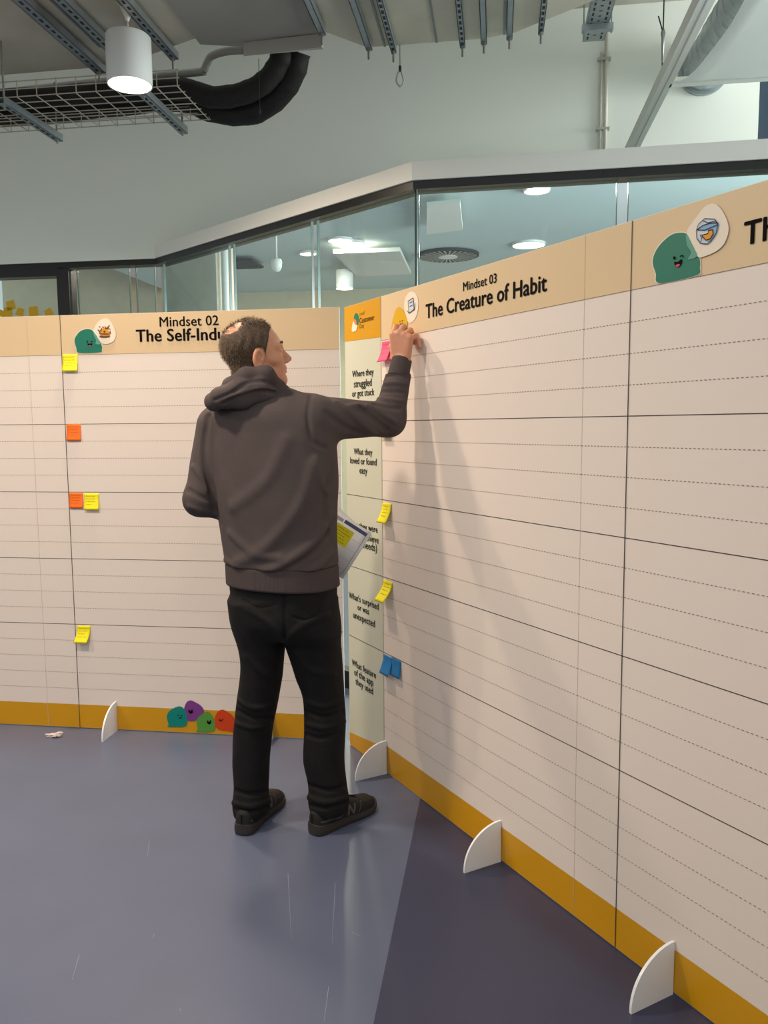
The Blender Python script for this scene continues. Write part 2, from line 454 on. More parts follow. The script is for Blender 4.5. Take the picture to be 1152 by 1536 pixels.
bR1 = Board('display_board', RP, 0.0, UG1, 'white board headed Mindset 03 with sage question column at its left edge')
bR1.rect('header_band', UE1, UG1, ROW0, R_TOP - 0.001, BEIGE)
bR1.rect('white_sheet', UE1, UG1, Z_Y, ROW0, PAPER)
bR1.rect('footer_band', UE1, UG1, 0.005, Z_Y, YELL)
bR1.poly('footer_band', [(0, 0.005), (UE1, 0.005), (UE1, Z_Y - 0.014), (0, 0.062)], YELL, 2)
bR1.rect('question_column', 0, UE1, 0.005, R_TOP - 0.001, SAGE)
bR1.poly('logo_band', [(0, RP.uv(520, 511.9)[1]), (UE1, RP.uv(573.9, 505.3)[1]), (UE1, R_TOP - 0.001), (0, R_TOP - 0.001)], YELL, 2)
bR1.rows(UE1, UG1); bR1.rows(0, UE1, False)
bR1.rect('dashed_line', UE1, UG1, ROW0 - 0.0008, ROW0 + 0.0008, DASH, 2)
bR1.rect('column_line', UE1 - 0.001, UE1 + 0.001, Z_Y, R_TOP - 0.001, mat('soft_line', (150, 148, 138), 0.5), 3)
for u in (0.354, 1.155): bR1.fin(u)
bR2 = Board('display_board', RP, UG1, 3.25, 'white board with fish bowl emblem in its header, nearest the camera')
base_print(bR2, UG1, 3.25)
bR2.rect('column_line', US1 - 0.0014, US1 + 0.0014, 0.005, R_TOP - 0.001, LINE, 3)
for u in (1.892, 2.75): bR2.fin(u)
bL1 = Board('display_board', LP, LG, LR, 'white board headed Mindset 02 standing behind the man')
base_print(bL1, LG, LR)
bL1.rect('column_line', LS1 - 0.0014, LS1 + 0.0014, 0.005, L_TOP - 0.001, LINE, 3)
bL1.fin(LP.uv(176, 1096.5)[0]); bL1.fin(LP.uv(409, 1108)[0])
bL0 = Board('display_board', LP, LG - 1.5, LG, 'white board with plain beige header at the far left')
base_print(bL0, LG - 1.5, LG)
bL0.fin(LG - 0.95)

# lettering
bL1.text('Mindset 02', 240, 489.5, 328, 488); bL1.text('The Self-Indulgent', 205, 513, 389, 508, bold=0.026)
bR1.text('Mindset 03', 695.5, 436.5, 745.5, 424); bR1.text('The Creature of Habit', 639.5, 478, 820.5, 436, bold=0.026)
KT = bR1.k
uT = RP.uv(1117, 367)[0]
bR2.text_u('The', uT, uT + 0.30, RP.uv(1127, 366)[1], bold=0.026, k=KT)
def ctext(lines):
    for body, lx, ly, rx, ry in lines: bR1.text(body, lx, ly, rx, ry, bold=0.010)
ctext([('Where they', 529, 567, 561, 560.5), ('struggled', 531.5, 583, 558, 576.5), ('or got stuck', 529, 595.5, 562, 592),
       ('What they', 531.5, 681, 559, 683), ('loved or found', 526, 694, 565.5, 699), ('easy', 540, 709, 551.5, 712),
       ('What they were', 523, 789, 567, 799), ('trying to achieve', 521.5, 803, 568.5, 815.5), ('(their needs)', 527, 817, 566, 827),
       ("What's surprised", 524, 896, 568.5, 915), ('or was', 537, 914, 554, 922), ('unexpected', 530.5, 926, 563, 941),
       ('What feature', 528.5, 998, 564.5, 1017), ('of the app', 532, 1012, 560.5, 1029), ('they used', 534, 1025.5, 560, 1042)])
# logo on the sage board
def zz(x, y, ox, oy, k): return (ox + x / k, oy + y / k)
Q = lambda pts, ox, oy, k: [zz(x, y, ox, oy, k) for x, y in pts]
lg = lambda pts: Q(pts, 515, 450, 16.457)
bR1.px('logo_bubble', lg([(320, 325), (365, 345), (392, 410), (395, 500), (385, 605), (345, 590), (300, 520), (272, 470), (285, 380)]), TEAL)
bR1.px('logo_bubble', lg([(272, 520), (300, 500), (345, 600), (365, 640), (345, 720), (310, 770), (230, 775), (232, 640), (250, 560)]), CREAM, 4)
bR1.px('logo_bubble', lg([(300, 470), (330, 490), (350, 560), (345, 618), (310, 600), (282, 540), (285, 490)]), SALMON, 5)
bR1.text('Customer', *zz(412, 572, 515, 450, 16.457), *zz(775, 490, 515, 450, 16.457), m=flat('logo_brown', (70, 42, 10)), bold=0.012)
bR1.text('Day', *zz(415, 700, 515, 450, 16.457), *zz(525, 682, 515, 450, 16.457), m=flat('logo_brown2', (104, 66, 8)), bold=0.0)
bR1.text("cood'", *zz(412, 388, 515, 450, 16.457), *zz(540, 352, 515, 450, 16.457), m=flat('logo_olive', (126, 96, 16)), bold=0.0)
# emblem with the fish bowl
g6 = lambda pts: Q(pts, 960, 270, 6)
bR2.px('blob_outline', g6([(176, 932), (140, 840), (113, 740), (142, 635), (214, 542), (298, 481), (380, 466), (436, 482), (478, 556), (528, 646), (553, 718), (553, 792), (523, 862)]), CREAM, 3)
bR2.px('blob', g6([(185, 928), (150, 840), (122, 740), (150, 640), (220, 550), (300, 490), (380, 475), (430, 490), (470, 560), (520, 650), (545, 720), (545, 790), (515, 858)]), TEAL, 4)
bR2.px('bubble', g6([(650, 215), (705, 228), (760, 295), (800, 390), (805, 470), (770, 570), (700, 640), (600, 685), (530, 690), (470, 560), (432, 470), (470, 400), (530, 320), (590, 245)]), CREAM, 5)
bR2.px('bubble_tail', g6([(425, 500), (440, 500), (470, 560), (500, 620), (525, 690), (445, 716), (472, 652), (436, 590)]), TEAL2, 6)
bR2.px('eye', g6([(308, 703), (320, 688), (331, 700), (322, 718)]), INK, 6)
bR2.stroke('wink', g6([(372, 690), (386, 680), (402, 686), (396, 698)]), 0.0022, INK, 6)
bR2.px('mouth', g6([(322, 738), (352, 738), (384, 714), (388, 745), (366, 782), (338, 786), (324, 764)]), INK, 6)
bR2.px('tongue', g6([(334, 772), (352, 758), (374, 762), (364, 780), (342, 784)]), RED, 7)
bR2.px('fish_bowl', g6([(600, 350), (690, 355), (718, 400), (705, 480), (660, 545), (625, 578), (565, 575), (530, 530), (525, 460), (545, 400)]), LILAC, 6)
bR2.px('water', g6([(530, 450), (600, 400), (715, 385), (712, 450), (665, 540), (620, 560), (640, 460)]), BLUEW, 7)
bR2.px('fish', g6([(572, 500), (630, 485), (635, 455), (672, 450), (676, 490), (650, 530), (610, 545)]), ORANGE, 8)
for pts in ([(600, 350), (690, 355), (718, 400), (705, 480), (660, 545), (625, 578), (565, 575), (530, 530), (525, 460), (545, 400), (600, 350)],
            [(585, 370), (630, 388), (700, 372)], [(530, 450), (580, 412), (650, 390), (716, 388)], [(530, 452), (600, 455), (716, 405)],
            [(572, 500), (630, 485), (635, 455), (672, 450), (676, 490), (650, 530), (610, 545), (572, 500)], [(560, 495), (575, 530), (565, 560)]):
    bR2.stroke('outline', g6(pts), 0.0016, INK, 9)
# emblem with the celebration burger
g12 = lambda pts: Q(pts, 100, 470, 12.8)
bL1.px('blob_outline', g12([(236, 764), (180, 660), (145, 530), (177, 434), (255, 340), (370, 294), (466, 300), (518, 334), (590, 425), (650, 526), (695, 640), (690, 704), (652, 752)]), CREAM, 3)
bL1.px('blob', g12([(245, 760), (190, 660), (155, 530), (185, 440), (260, 350), (370, 305), (460, 310), (510, 340), (580, 430), (640, 530), (685, 640), (680, 700), (645, 748)]), TEAL, 4)
bL1.px('bubble', g12([(750, 100), (820, 130), (890, 230), (945, 360), (945, 460), (900, 540), (800, 588), (690, 580), (640, 530), (580, 430), (518, 345), (580, 210), (650, 135)]), CREAM, 5)
bL1.px('bubble_tail', g12([(514, 345), (560, 400), (620, 500), (660, 588), (565, 590), (576, 520), (535, 430)]), TEAL2, 6)
bL1.px('eye', g12([(392, 545), (405, 525), (418, 548), (405, 562)]), INK, 6)
bL1.stroke('wink', g12([(478, 548), (492, 538), (508, 550)]), 0.003, INK, 6)
bL1.px('mouth', g12([(408, 582), (450, 586), (496, 576), (488, 620), (456, 644), (424, 624)]), INK, 6)
bL1.px('tongue', g12([(430, 622), (456, 610), (482, 620), (458, 642)]), RED, 7)
bL1.px('bun', g12([(655, 385), (680, 320), (740, 282), (800, 315), (826, 385)]), ORANGE, 6)
bL1.px('lettuce', g12([(650, 390), (740, 383), (832, 392), (820, 412), (670, 412)]), BGREEN, 7)
bL1.px('patty', g12([(668, 405), (822, 402), (822, 432), (670, 432)]), SALMON, 7, 3)
bL1.px('tray', g12([(650, 432), (740, 440), (832, 430), (826, 460), (720, 472), (655, 462)]), BROWN, 8)
bL1.px('badge', g12([(716, 352), (736, 330), (758, 352), (736, 374)]), BROWN, 8)
for q in ([(615, 320), (640, 352), (668, 330), (686, 292)], [(700, 262), (722, 280)], [(748, 258), (765, 300), (790, 280), (806, 300), (812, 255)], [(640, 258), (652, 268)], [(826, 235), (830, 246)], [(838, 300), (842, 312)], [(846, 350), (848, 392)], [(636, 385), (656, 372)]):
    bL1.stroke('confetti', g12(q), 0.005, BROWN, 8)
# yellow emblem with the note pad
g7 = lambda pts: Q(pts, 530, 460, 7.68)
bR1.px('blob', g7([(462, 322), (452, 290), (446, 230), (470, 120), (500, 32), (535, 5), (580, 42), (615, 112), (630, 200), (618, 262), (600, 300)]), GOLD, 4)
bR1.px('bubble', [(607, 462), (608.5, 448), (614, 439), (621, 438), (627, 446), (628, 462), (624, 477), (617, 484), (611, 480)], CREAM, 3)
for q in ([(545, 172), (552, 168)], [(570, 164), (580, 160)]): bR1.stroke('eye', g7(q), 0.003, INK, 6)
bR1.px('mouth', g7([(546, 192), (562, 196), (580, 184), (574, 215), (560, 232), (550, 215)]), BROWN, 6)
bR1.px('note_pad', [(613.5, 452), (621, 447), (622.5, 464), (615, 470)], LILAC, 5, 0)
for q in ([(613.5, 452), (621, 447), (622.5, 464), (615, 470), (613.5, 452)], [(615.5, 455), (620, 452.5)], [(616, 460), (620.6, 457.5)], [(624.5, 455), (622.5, 466)], [(612, 466), (615, 470)]):
    bR1.stroke('outline', q, 0.0022, INK, 6)
# four talking blobs at the foot of the left board
g9 = lambda pts: Q(pts, 240, 1030, 9.6)
bL1.px('talking_blob', g9([(440, 195), (500, 215), (590, 270), (635, 345), (610, 420), (540, 470), (470, 495), (400, 480), (362, 400), (352, 310), (385, 225)]), PURPLE, 4)
bL1.px('talking_blob', g9([(280, 280), (340, 305), (378, 370), (396, 460), (385, 540), (330, 575), (200, 575), (110, 570), (128, 540), (102, 440), (125, 365), (195, 310)]), TEAL3, 5)
bL1.px('talking_blob', g9([(685, 355), (740, 395), (780, 460), (800, 560), (780, 625), (700, 648), (530, 643), (548, 600), (528, 510), (555, 440), (620, 390)]), GREEN, 5)
bL1.px('talking_blob', g9([(890, 328), (950, 345), (1040, 410), (1085, 490), (1085, 635), (960, 635), (850, 615), (800, 560), (792, 450), (830, 365)]), REDOR, 4)
for nm, pts, w in (('smile', [(425, 350), (445, 368), (468, 352)], .010), ('eye', [(420, 333), (432, 330)], .004), ('eye', [(460, 333), (475, 330)], .004),
                   ('smile', [(280, 448), (318, 440)], .004), ('eye', [(262, 410), (272, 408)], .004), ('eye', [(308, 412), (322, 410)], .004),
                   ('smile', [(692, 506), (712, 522), (732, 506)], .010), ('eye', [(686, 486), (698, 484)], .004), ('eye', [(726, 486), (738, 484)], .004),
                   ('smile', [(858, 485), (880, 480), (902, 490)], .004), ('eye', [(862, 468), (868, 462)], .004), ('eye', [(904, 468), (914, 462)], .004)):
    bL1.stroke(nm, g9(pts), w, INK, 7)

# ------------------------------------------------------------------ sticky notes
NOTE = {'yellow': mat('note_yellow', (244, 232, 10), 0.6), 'orange': mat('note_orange', (250, 112, 14), 0.6),
        'pink': mat('note_pink', (250, 84, 128), 0.6), 'blue': mat('note_blue', (0, 118, 186), 0.6)}
SCRIB = mat('pen_ink', (96, 84, 30), 0.7)
def sticky(pl, x, y, w, h, colr, label, curl=0.012, group=None, tilt=0.0, lines=4, side=0.0, off=0.001, dim=None):
    """top-left corner at pixel (x, y); the note hangs from its glued top and curls off the board"""
    u, z = pl.uv(x, y)
    o = empty('sticky_note', pl.at(u + w / 2, z - h, off + EPS * 3), pl.ang); tag(o, label, 'sticky note', group)
    nx, nz = 6, 10; vs = []; fs = []
    def surf(a, t):                       # a in -.5..0.5 across, t 0 top..1 bottom
        out = curl * max(0.0, t - 0.18) ** 1.6
        xx = a * w + side * t * t; zz_ = h * (1 - t) - 0.25 * out * t
        c, s = math.cos(tilt), math.sin(tilt)
        return (xx * c - (zz_ - h) * s, -out, h + xx * s + (zz_ - h) * c)
    for j in range(nz + 1):
        for i in range(nx + 1): vs.append(surf(i / nx - 0.5, j / nz))
    for j in range(nz):
        for i in range(nx):
            a = j * (nx + 1) + i; fs.append((a, a + nx + 1, a + nx + 2, a + 1))
    nv = len(vs)
    vs += [(v[0], v[1] + 0.0006, v[2]) for v in vs]
    fs += [tuple(nv + i for i in f[::-1]) for f in fs]
    border = [i for i in range(nx + 1)] + [(j + 1) * (nx + 1) - 1 for j in range(1, nz + 1)] + [nz * (nx + 1) + i for i in range(nx - 1, -1, -1)] + [j * (nx + 1) for j in range(nz - 1, 0, -1)]
    for k in range(len(border)):
        a, b = border[k], border[(k + 1) % len(border)]; fs.append((a, b, nv + b, nv + a))
    mesh_obj('sheet', vs, fs, NOTE[colr], o, True)
    rnd = random.Random(int(x * 7 + y)); mb = MB()
    for k in range(lines):
        t = 0.16 + 0.68 * k / max(lines, 1); a = -0.36; end = rnd.uniform(0.05, 0.36)
        while a < end:
            e = a + rnd.uniform(0.03, 0.10); dz = rnd.uniform(-0.012, 0.012)
            p = [surf(a, t + dz), surf(e, t - dz), surf(e, t - dz + 0.022), surf(a, t + dz + 0.022)]
            mb.add([(q[0], q[1] - 0.0005, q[2]) for q in p], [(0, 3, 2, 1)]); a = e + rnd.uniform(0.01, 0.05)
    if lines: mb.build('handwriting', SCRIB, o)
    return o
W = 0.0755
sticky(LP, 94.0, 532.0, W, W, 'yellow', 'yellow sticky note at the top of the Mindset 02 column, below the teal blob', 0.016)
sticky(LP, 100.0, 636.5, W * 0.95, W, 'orange', 'orange sticky note on its own, upper one of the two orange notes', 0.008)
sticky(LP, 104.0, 739.0, W * 0.92, W * 0.95, 'orange', 'orange sticky note with a yellow note touching its right side', 0.008)
sticky(LP, 126.5, 740.0, W * 0.98, W, 'yellow', 'yellow sticky note touching the right side of an orange note', 0.014)
sticky(LP, 116.5, 938.0, W * 0.9, W, 'yellow', 'lowest yellow sticky note on the left board, curling away', 0.034, side=-0.012)
sticky(RP, 574.5, 627.0, W, W, 'yellow', 'yellow sticky note mostly hidden behind the raised elbow', 0.02, side=0.0)
sticky(RP, 574.5, 753.5, W, W, 'yellow', 'yellow sticky note beside the question column, just under the elbow shadow', 0.034, side=-0.01)
sticky(RP, 576.0, 869.0, W, W, 'yellow', 'yellow sticky note curling strongly beside the question What\'s surprised', 0.055, side=-0.012)
sticky(RP, 576.0, 980.5, W, W * 0.95, 'blue', 'blue sticky note overlapping the sage column, left of the blue pair', 0.03, lines=0)
sticky(RP, 588.5, 985.0, W, W * 0.95, 'blue', 'blue sticky note on white sheet, right of the blue pair', 0.012, lines=0)
sticky(RP, 574.0, 513.0, W, W, 'pink', 'pink sticky note left of the pair below the yellow blob', 0.034, lines=3)
sticky(RP, 587.0, 510.5, W, W, 'pink', 'pink sticky note being pressed on by the man\'s hand', 0.016, lines=3)

# ------------------------------------------------------------------ pendant lamps
def pendant(x, y, zb, label, power=LAMP_POWER, rod_to=3.30, r=0.097):
    o = empty('pendant_lamp', (x, y, zb)); tag(o, label, 'pendant lamp', 'white drum pendant lamps')
    h = 0.205
    MB().lathe([(r, 0), (r, h - 0.006), (r - 0.006, h), (0.012, h), (0.012, h - 0.006), (r - 0.008, h - 0.008), (r - 0.008, 0.0), (r, 0)], 40).build('shade', WHITE_PL, o, True)
    MB().lathe([(0.0, 0.022), (r - 0.009, 0.022)], 32).build('diffuser', mat('lamp_diffuser', (255, 246, 226), 0.5, emit=(255, 240, 214), estr=6.0), o)
    MB().tube([(0, 0, h), (0, 0, h + 0.07)], 0.0035, 8).build('cord', WHITE_PL, o, True)
    MB().lathe([(0.006, h + 0.06), (0.012, h + 0.075), (0.047, h + 0.165), (0.045, h + 0.172), (0.0, h + 0.172)], 28).build('canopy', WHITE_PL, o, True)
    MB().tube([(0, 0, h + 0.17), (0, 0, rod_to - zb)], 0.012, 8).build('mount', GREY_PIPE, o, True)
    ld = bpy.data.lights.new('lamp_light', 'AREA'); ld.shape = 'DISK'; ld.size = 2 * (r - 0.012); ld.energy = power; ld.color = LAMP_COLOR
    lo = bpy.data.objects.new('lamp_light', ld); lo.location = (0, 0, 0.018); link(lo, o)
    return o
LC = on_depth(195, 128, 3.73)
pendant(LC[0], LC[1], LC[2], 'white drum pendant lamp hanging below the sheet-metal duct', 42)
pendant(-1.42, 2.28, 2.97, 'white drum pendant lamp hanging over the open floor left of the man', 43)  # unseen lamp, assumed from the head shadow on the right board
pendant(-3.1, 2.6, 2.97, 'white drum pendant lamp furthest left, over the plain board', 34)  # unseen lamp, assumed as part of a lamp grid
pendant(-1.70, 0.30, 2.97, 'white drum pendant lamp behind the camera on the left', 14)  # unseen lamp, assumed on the same grid
pendant(0.15, 0.0, 2.97, 'white drum pendant lamp straight above the camera', 14)  # unseen lamp, assumed to continue the grid overhead

# ------------------------------------------------------------------ air duct with its hangers
ZD = 3.30
duct = empty('air_duct', bf(-1.0, 3.4, ZD)); tag(duct, 'large rectangular sheet-metal air duct running below the concrete ceiling', 'air duct')
def child_map(e):
    inv = Matrix.Translation(e.location).inverted()
    return lambda a, b, z: tuple(inv @ Vector(bf(a, b, z)))
dm = child_map(duct)
def abz(px, py, z): return to_ab(on_height(px, py, z))[:2]
F0 = [(-5.5, 4.13), (-2.01, 4.08), (-1.70, 3.99), (-1.42, 3.86)]
MB().prism([(-5.5, 2.6)] + F0 + [(-1.42, 2.6)], ZD, ZD + 0.45).build('duct_section', DUCTM, duct, map3=dm)
MB().prism([(-1.415, 2.6), (-1.415, 3.90), (-1.22, 3.955), (-0.825, 3.88), (-0.825, 2.6)], ZD - 0.012, ZD + 0.45).build('duct_section', mat('duct_sheet_dark', (160, 156, 146), 0.5, 0.1, bump=0.05, bscale=14, var=0.08, vscale=4), duct, map3=dm)
MB().prism([(-0.82, 2.6), (-0.82, 3.88), (-0.64, 4.08), (-0.09, 4.08), (0.07, 4.04), (0.42, 3.79), (0.75, 3.46), (0.75, 2.6)], ZD, ZD + 0.45).build('duct_section', DUCTM, duct, map3=dm)
for a0 in (-3.2, -1.90, -1.62, -1.1):      # standing seams on the underside
    MB().box((a0 - 0.006, 2.6, ZD - 0.010), (a0 + 0.006, 3.86, ZD - 0.0005)).build('seam', GALV, duct, map3=dm)
for a0, b1 in ((-0.55, 4.07), (-0.30, 4.07), (0.02, 4.04)):
    MB().box((a0 - 0.005, 2.6, ZD - 0.008), (a0 + 0.005, b1, ZD - 0.0005)).build('seam', GALV, duct, map3=dm)
MB().prism([abz(365, 66, ZD - 0.02), abz(482, 52, ZD - 0.02), abz(486, 79, ZD - 0.09), abz(378, 88, ZD - 0.09)], ZD - 0.075, ZD - 0.014).build('outlet_box', mat('outlet_grey', (186, 182, 172), 0.6), duct, map3=dm)

def strut(px0, py0, z, b0=2.6, w=0.041, h=0.035, label='', slots=True, name='strut_channel', grp='slotted channels under the duct'):
    """slotted channel along the depth axis, far end at the pixel given"""
    a, b = abz(px0, py0, z)
    e = empty(name, bf(a, b, z)); tag(e, label, 'steel channel', grp); m = child_map(e)
    mb = MB(); t = 0.003
    mb.box((a - w / 2, b0, z + 0.0), (a + w / 2, b, z + t)); mb.box((a - w / 2, b0, z), (a - w / 2 + t, b, z + h)); mb.box((a + w / 2 - t, b0, z), (a + w / 2, b, z + h))
    mb.build('channel', GALV2, e, map3=m)
    if slots:
        sl = MB(); q = b - 0.03
        while q > b0 + 0.05:
            sl.box((a - 0.006, q - 0.028, z - 0.0008), (a + 0.006, q, z + 0.0002)); q -= 0.05
        sl.build('slot_row', SLOT, e, map3=m)['kind'] = 'stuff'
    MB().tube([(a, b - 0.025, z - 0.05), (a, b - 0.025, ZD - 0.0015)], 0.005, 8).build('threaded_rod', GALV, e, map3=m)
    MB().tube([(a, b - 0.025, z - 0.012), (a, b - 0.025, z - 0.001)], 0.011, 6).build('nut', GALV, e, map3=m)
    return e
strut(152, 111, ZD - 0.05, w=0.055, label='slotted steel channel left of the pendant lamp')
strut(170, 80, ZD - 0.05, w=0.05, label='slotted steel channel directly behind the pendant lamp')
strut(262, 90, ZD - 0.05, w=0.041, label='slotted steel channel right of the pendant lamp')
strut(484, 54, ZD - 0.05, w=0.03, slots=False, label='plain steel channel beside the grey outlet box')
strut(554, 76, ZD - 0.04, w=0.03, slots=False, label='plain steel channel at the left end of the middle duct')
strut(591, 80, ZD - 0.04, w=0.026, label='narrow slotted strap above the hanging cable loop')
strut(694, 72, ZD - 0.04, w=0.026, label='narrow slotted strap at the middle of the duct')
strut(726, 67, ZD - 0.04, w=0.028, slots=False, label='plain steel channel left of the duct flange')
strut(764, 60, ZD - 0.04, w=0.028, slots=False, label='plain steel channel right of the duct flange')
strut(811, 52, ZD - 0.04, w=0.024, label='narrow slotted strap nearest the perforated cable tray')
# cable loop
lp = on_height(600, 68, ZD); e = empty('cable_loop', tuple(lp)); tag(e, 'short grey cable loop dangling below the duct edge', 'cable')
dz = 0.0
pts = [(0, 0, 0), (0, 0, -0.10), (-0.012, 0, -0.13), (-0.018, 0, -0.165), (0, 0, -0.19), (0.016, 0, -0.165), (0.008, 0, -0.13), (0, 0, -0.105)]
MB().tube([tuple(p) for p in catmull(pts, 5, False)], 0.004, 8).build('cable', GREY_PIPE, e, smooth=True)
MB().tube([(0, 0, -0.095), (0, 0, -0.12)], 0.007, 8).build('crimp', SLOT, e, smooth=True)
cw = on_height(388, 88, ZD - 0.09); e = tag(MB().tube([(0, 0, 0), (0, 0, -0.235)], 0.0018, 6).add(*[[(0.006 * math.cos(t), 0.006 * math.sin(t), -0.235 + s) for s in (0, -0.014) for t in np.linspace(0, 5.2, 6)], [tuple(range(6)), tuple(range(11, 5, -1))] + [(i, (i + 1) % 6, 6 + (i + 1) % 6, 6 + i) for i in range(6)]]).build('pull_cord', SLOT), 'thin pull cord hanging from the grey outlet box', 'cord')
e.location = tuple(cw)

# ------------------------------------------------------------------ wire basket tray with black hoses and a grey pipe
ZT = 3.05
tray = empty('wire_basket_tray', bf(-2.4, 3.97, ZT)); tag(tray, 'wire basket cable tray carrying black hoses along the wall', 'cable tray')
tm = child_map(tray)
mb = MB(); WIRE = mat('zinc_wire', (206, 198, 178), 0.4, 0.5)
for k in range(7):
    b = 3.76 + k * 0.07; mb.tube([(-5.2, b, ZT), (-1.47, b, ZT)], 0.0028, 5)
for b in (3.76, 4.18):
    for z in (ZT + 0.035, ZT + 0.07): mb.tube([(-5.2, b, z), (-1.47, b, z)], 0.0028, 5)
mb.build('long_wires', WIRE, tray, map3=tm)
a = -1.48
while a > -5.1:
    MB().tube([(a, 3.76, ZT + 0.075), (a, 3.76, ZT - 0.003), (a, 4.18, ZT - 0.003), (a, 4.18, ZT + 0.075)], 0.0028, 5).build('cross_wire', WIRE, tray, map3=tm)
    a -= 0.10
for a, lb in ((-2.34, 'steel channel under the basket tray, left of the pendant lamp'), (-1.64, 'steel channel under the basket tray, right of the pendant lamp')):
    e = empty('tray_bracket', bf(a, 4.0, ZT - 0.045)); tag(e, lb, 'steel channel', 'channels under the basket tray'); m = child_map(e)
    MB().box((a - 0.02, 3.72, ZT - 0.044), (a + 0.02, 4.24, ZT - 0.041)).box((a - 0.02, 3.72, ZT - 0.044), (a - 0.017, 4.24, ZT - 0.008)).box((a + 0.017, 3.72, ZT - 0.044), (a + 0.02, 4.24, ZT - 0.008)).build('channel', GALV2, e, map3=m)
    sl = MB()
    for k in range(9): sl.box((a - 0.006, 3.76 + k * 0.05, ZT - 0.0455), (a + 0.006, 3.788 + k * 0.05, ZT - 0.0435))
    sl.build('slot_row', SLOT, e, map3=m)['kind'] = 'stuff'
    for b in (3.745, 4.215): MB().tube([(a, b, ZT - 0.06), (a, b, ZD)], 0.005, 8).build('threaded_rod', GALV, e, map3=m)
def hose(pxs, r, label, start):
    pts = [start] + [tuple(on_depth(x, y, Y)) for x, y, Y in pxs]
    P = catmull(pts, 8, False)
    rr = [r * (1 + 0.03 * math.sin(i * 1.1) + 0.015 * math.sin(i * 2.3)) for i in range(len(P))]
    o = MB().tube([tuple(p - P[0]) for p in P], rr, 16).build('insulated_hose', HOSE, smooth=True)
    o.location = tuple(P[0]); tag(o, label, 'hose', 'black insulated hoses')
hose([(0, 172, 4.62), (150, 158, 4.5), (265, 148, 4.42), (320, 165, 4.38), (375, 168, 4.34), (415, 145, 4.28), (438, 112, 4.22), (447, 78, 4.18)], 0.062, 'thick black hose bending up into the outlet box, lower one', bf(-5.2, 4.02, ZT + 0.07))
hose([(0, 150, 4.48), (150, 140, 4.36), (270, 134, 4.28), (320, 146, 4.25), (365, 140, 4.22), (398, 122, 4.18), (418, 95, 4.15), (422, 76, 4.12)], 0.052, 'thinner black hose bending up into the outlet box, upper one', bf(-5.2, 3.86, ZT + 0.06))
P = catmull([tuple(on_depth(x, y, Y)) for x, y, Y in ((-60, 146, 4.75), (0, 139, 4.72), (150, 123, 4.5), (290, 109, 4.33), (305, 106, 4.31), (310, 96, 4.30), (318, 84, 4.28), (340, 77, 4.24), (368, 75, 4.2))], 6, False)
o = MB().tube([tuple(p - P[0]) for p in P], 0.019, 12).build('drain_pipe', GREY_PIPE, smooth=True); o.location = tuple(P[0]); tag(o, 'thin grey pipe with an elbow above the basket tray', 'pipe')
# ------------------------------------------------------------------ right-hand services
a0, b0 = abz(890, 62, 3.70)
ct = empty('perforated_cable_tray', bf(a0, b0, 3.70)); tag(ct, 'galvanised perforated cable tray ending at the back wall', 'cable tray'); m = child_map(ct)
MB().box((a0 - 0.06, 3.95, 3.70), (a0 + 0.06, b0, 3.704)).box((a0 - 0.062, 3.95, 3.70), (a0 - 0.058, b0, 3.74)).box((a0 + 0.058, 3.95, 3.70), (a0 + 0.062, b0, 3.74)).build('tray_sheet', GALV2, ct, map3=m)
sl = MB()
for da in (-0.038, 0.038, 0.0):
    q = b0 - 0.03
    while q > 4.0:
        if da: sl.box((a0 + da - 0.005, q - 0.03, 3.6985), (a0 + da + 0.005, q, 3.7002))
        else: sl.box((a0 - 0.008, q - 0.05, 3.6985), (a0 + 0.008, q - 0.043, 3.7002))
        q -= 0.055
sl.build('slot_row', SLOT, ct, map3=m)['kind'] = 'stuff'
MB().box((a0 - 0.085, b0 - 0.22, 3.665), (a0 + 0.085, b0 - 0.18, 3.699)).build('cross_channel', GALV2, ct, map3=m)
for s in (-0.075, 0.075): MB().tube([(a0 + s, b0 - 0.2, 3.65), (a0 + s, b0 - 0.2, 4.078)], 0.004, 6).build('threaded_rod', GALV, ct, map3=m)
cd = empty('wall_conduit', bf(0.655, WB - 0.02, 3.125)); tag(cd, 'pair of pale conduits running down the back wall to the white ledge', 'conduit'); m = child_map(cd)
MB().tube([(0.665, WB - 0.018, 3.125), (0.665, WB - 0.018, 3.97)], 0.0125, 12).build('conduit', mat('cream_conduit', (216, 212, 200), 0.5), cd, True, map3=m)
MB().tube([(0.635, WB - 0.016, 3.125), (0.635, WB - 0.016, 3.80)], 0.009, 12).build('conduit', MATS['cream_conduit'], cd, True, map3=m)
for z in (3.33, 3.75): MB().box((0.61, WB - 0.036, z), (0.69, WB - 0.002, z + 0.014)).build('clip', GREY_PIPE, cd, map3=m)
wh = on_depth(993, 112, 4.6); e = empty('wire_hanger', tuple(wh)); tag(e, 'thin wire hanger with turnbuckle beside the white beam', 'wire')
MB().tube([(0, 0, 0.02), (0, 0, 4.08 - wh[2])], 0.0035, 6).build('wire', SLOT, e, True)
MB().tube([(-0.028, 0, 0.30), (0, 0, 0.215)], 0.0035, 6).tube([(-0.018, 0, 0.0), (0, 0, 0.03)], 0.0035, 6).build('wire_tail', SLOT, e, True)
MB().tube([(0, 0, 0.235), (0, 0, 0.215), (0, 0, 0.19), (0, 0, 0.06)], [0.006, 0.013, 0.009, 0.005], 8).build('turnbuckle', GALV, e, True)
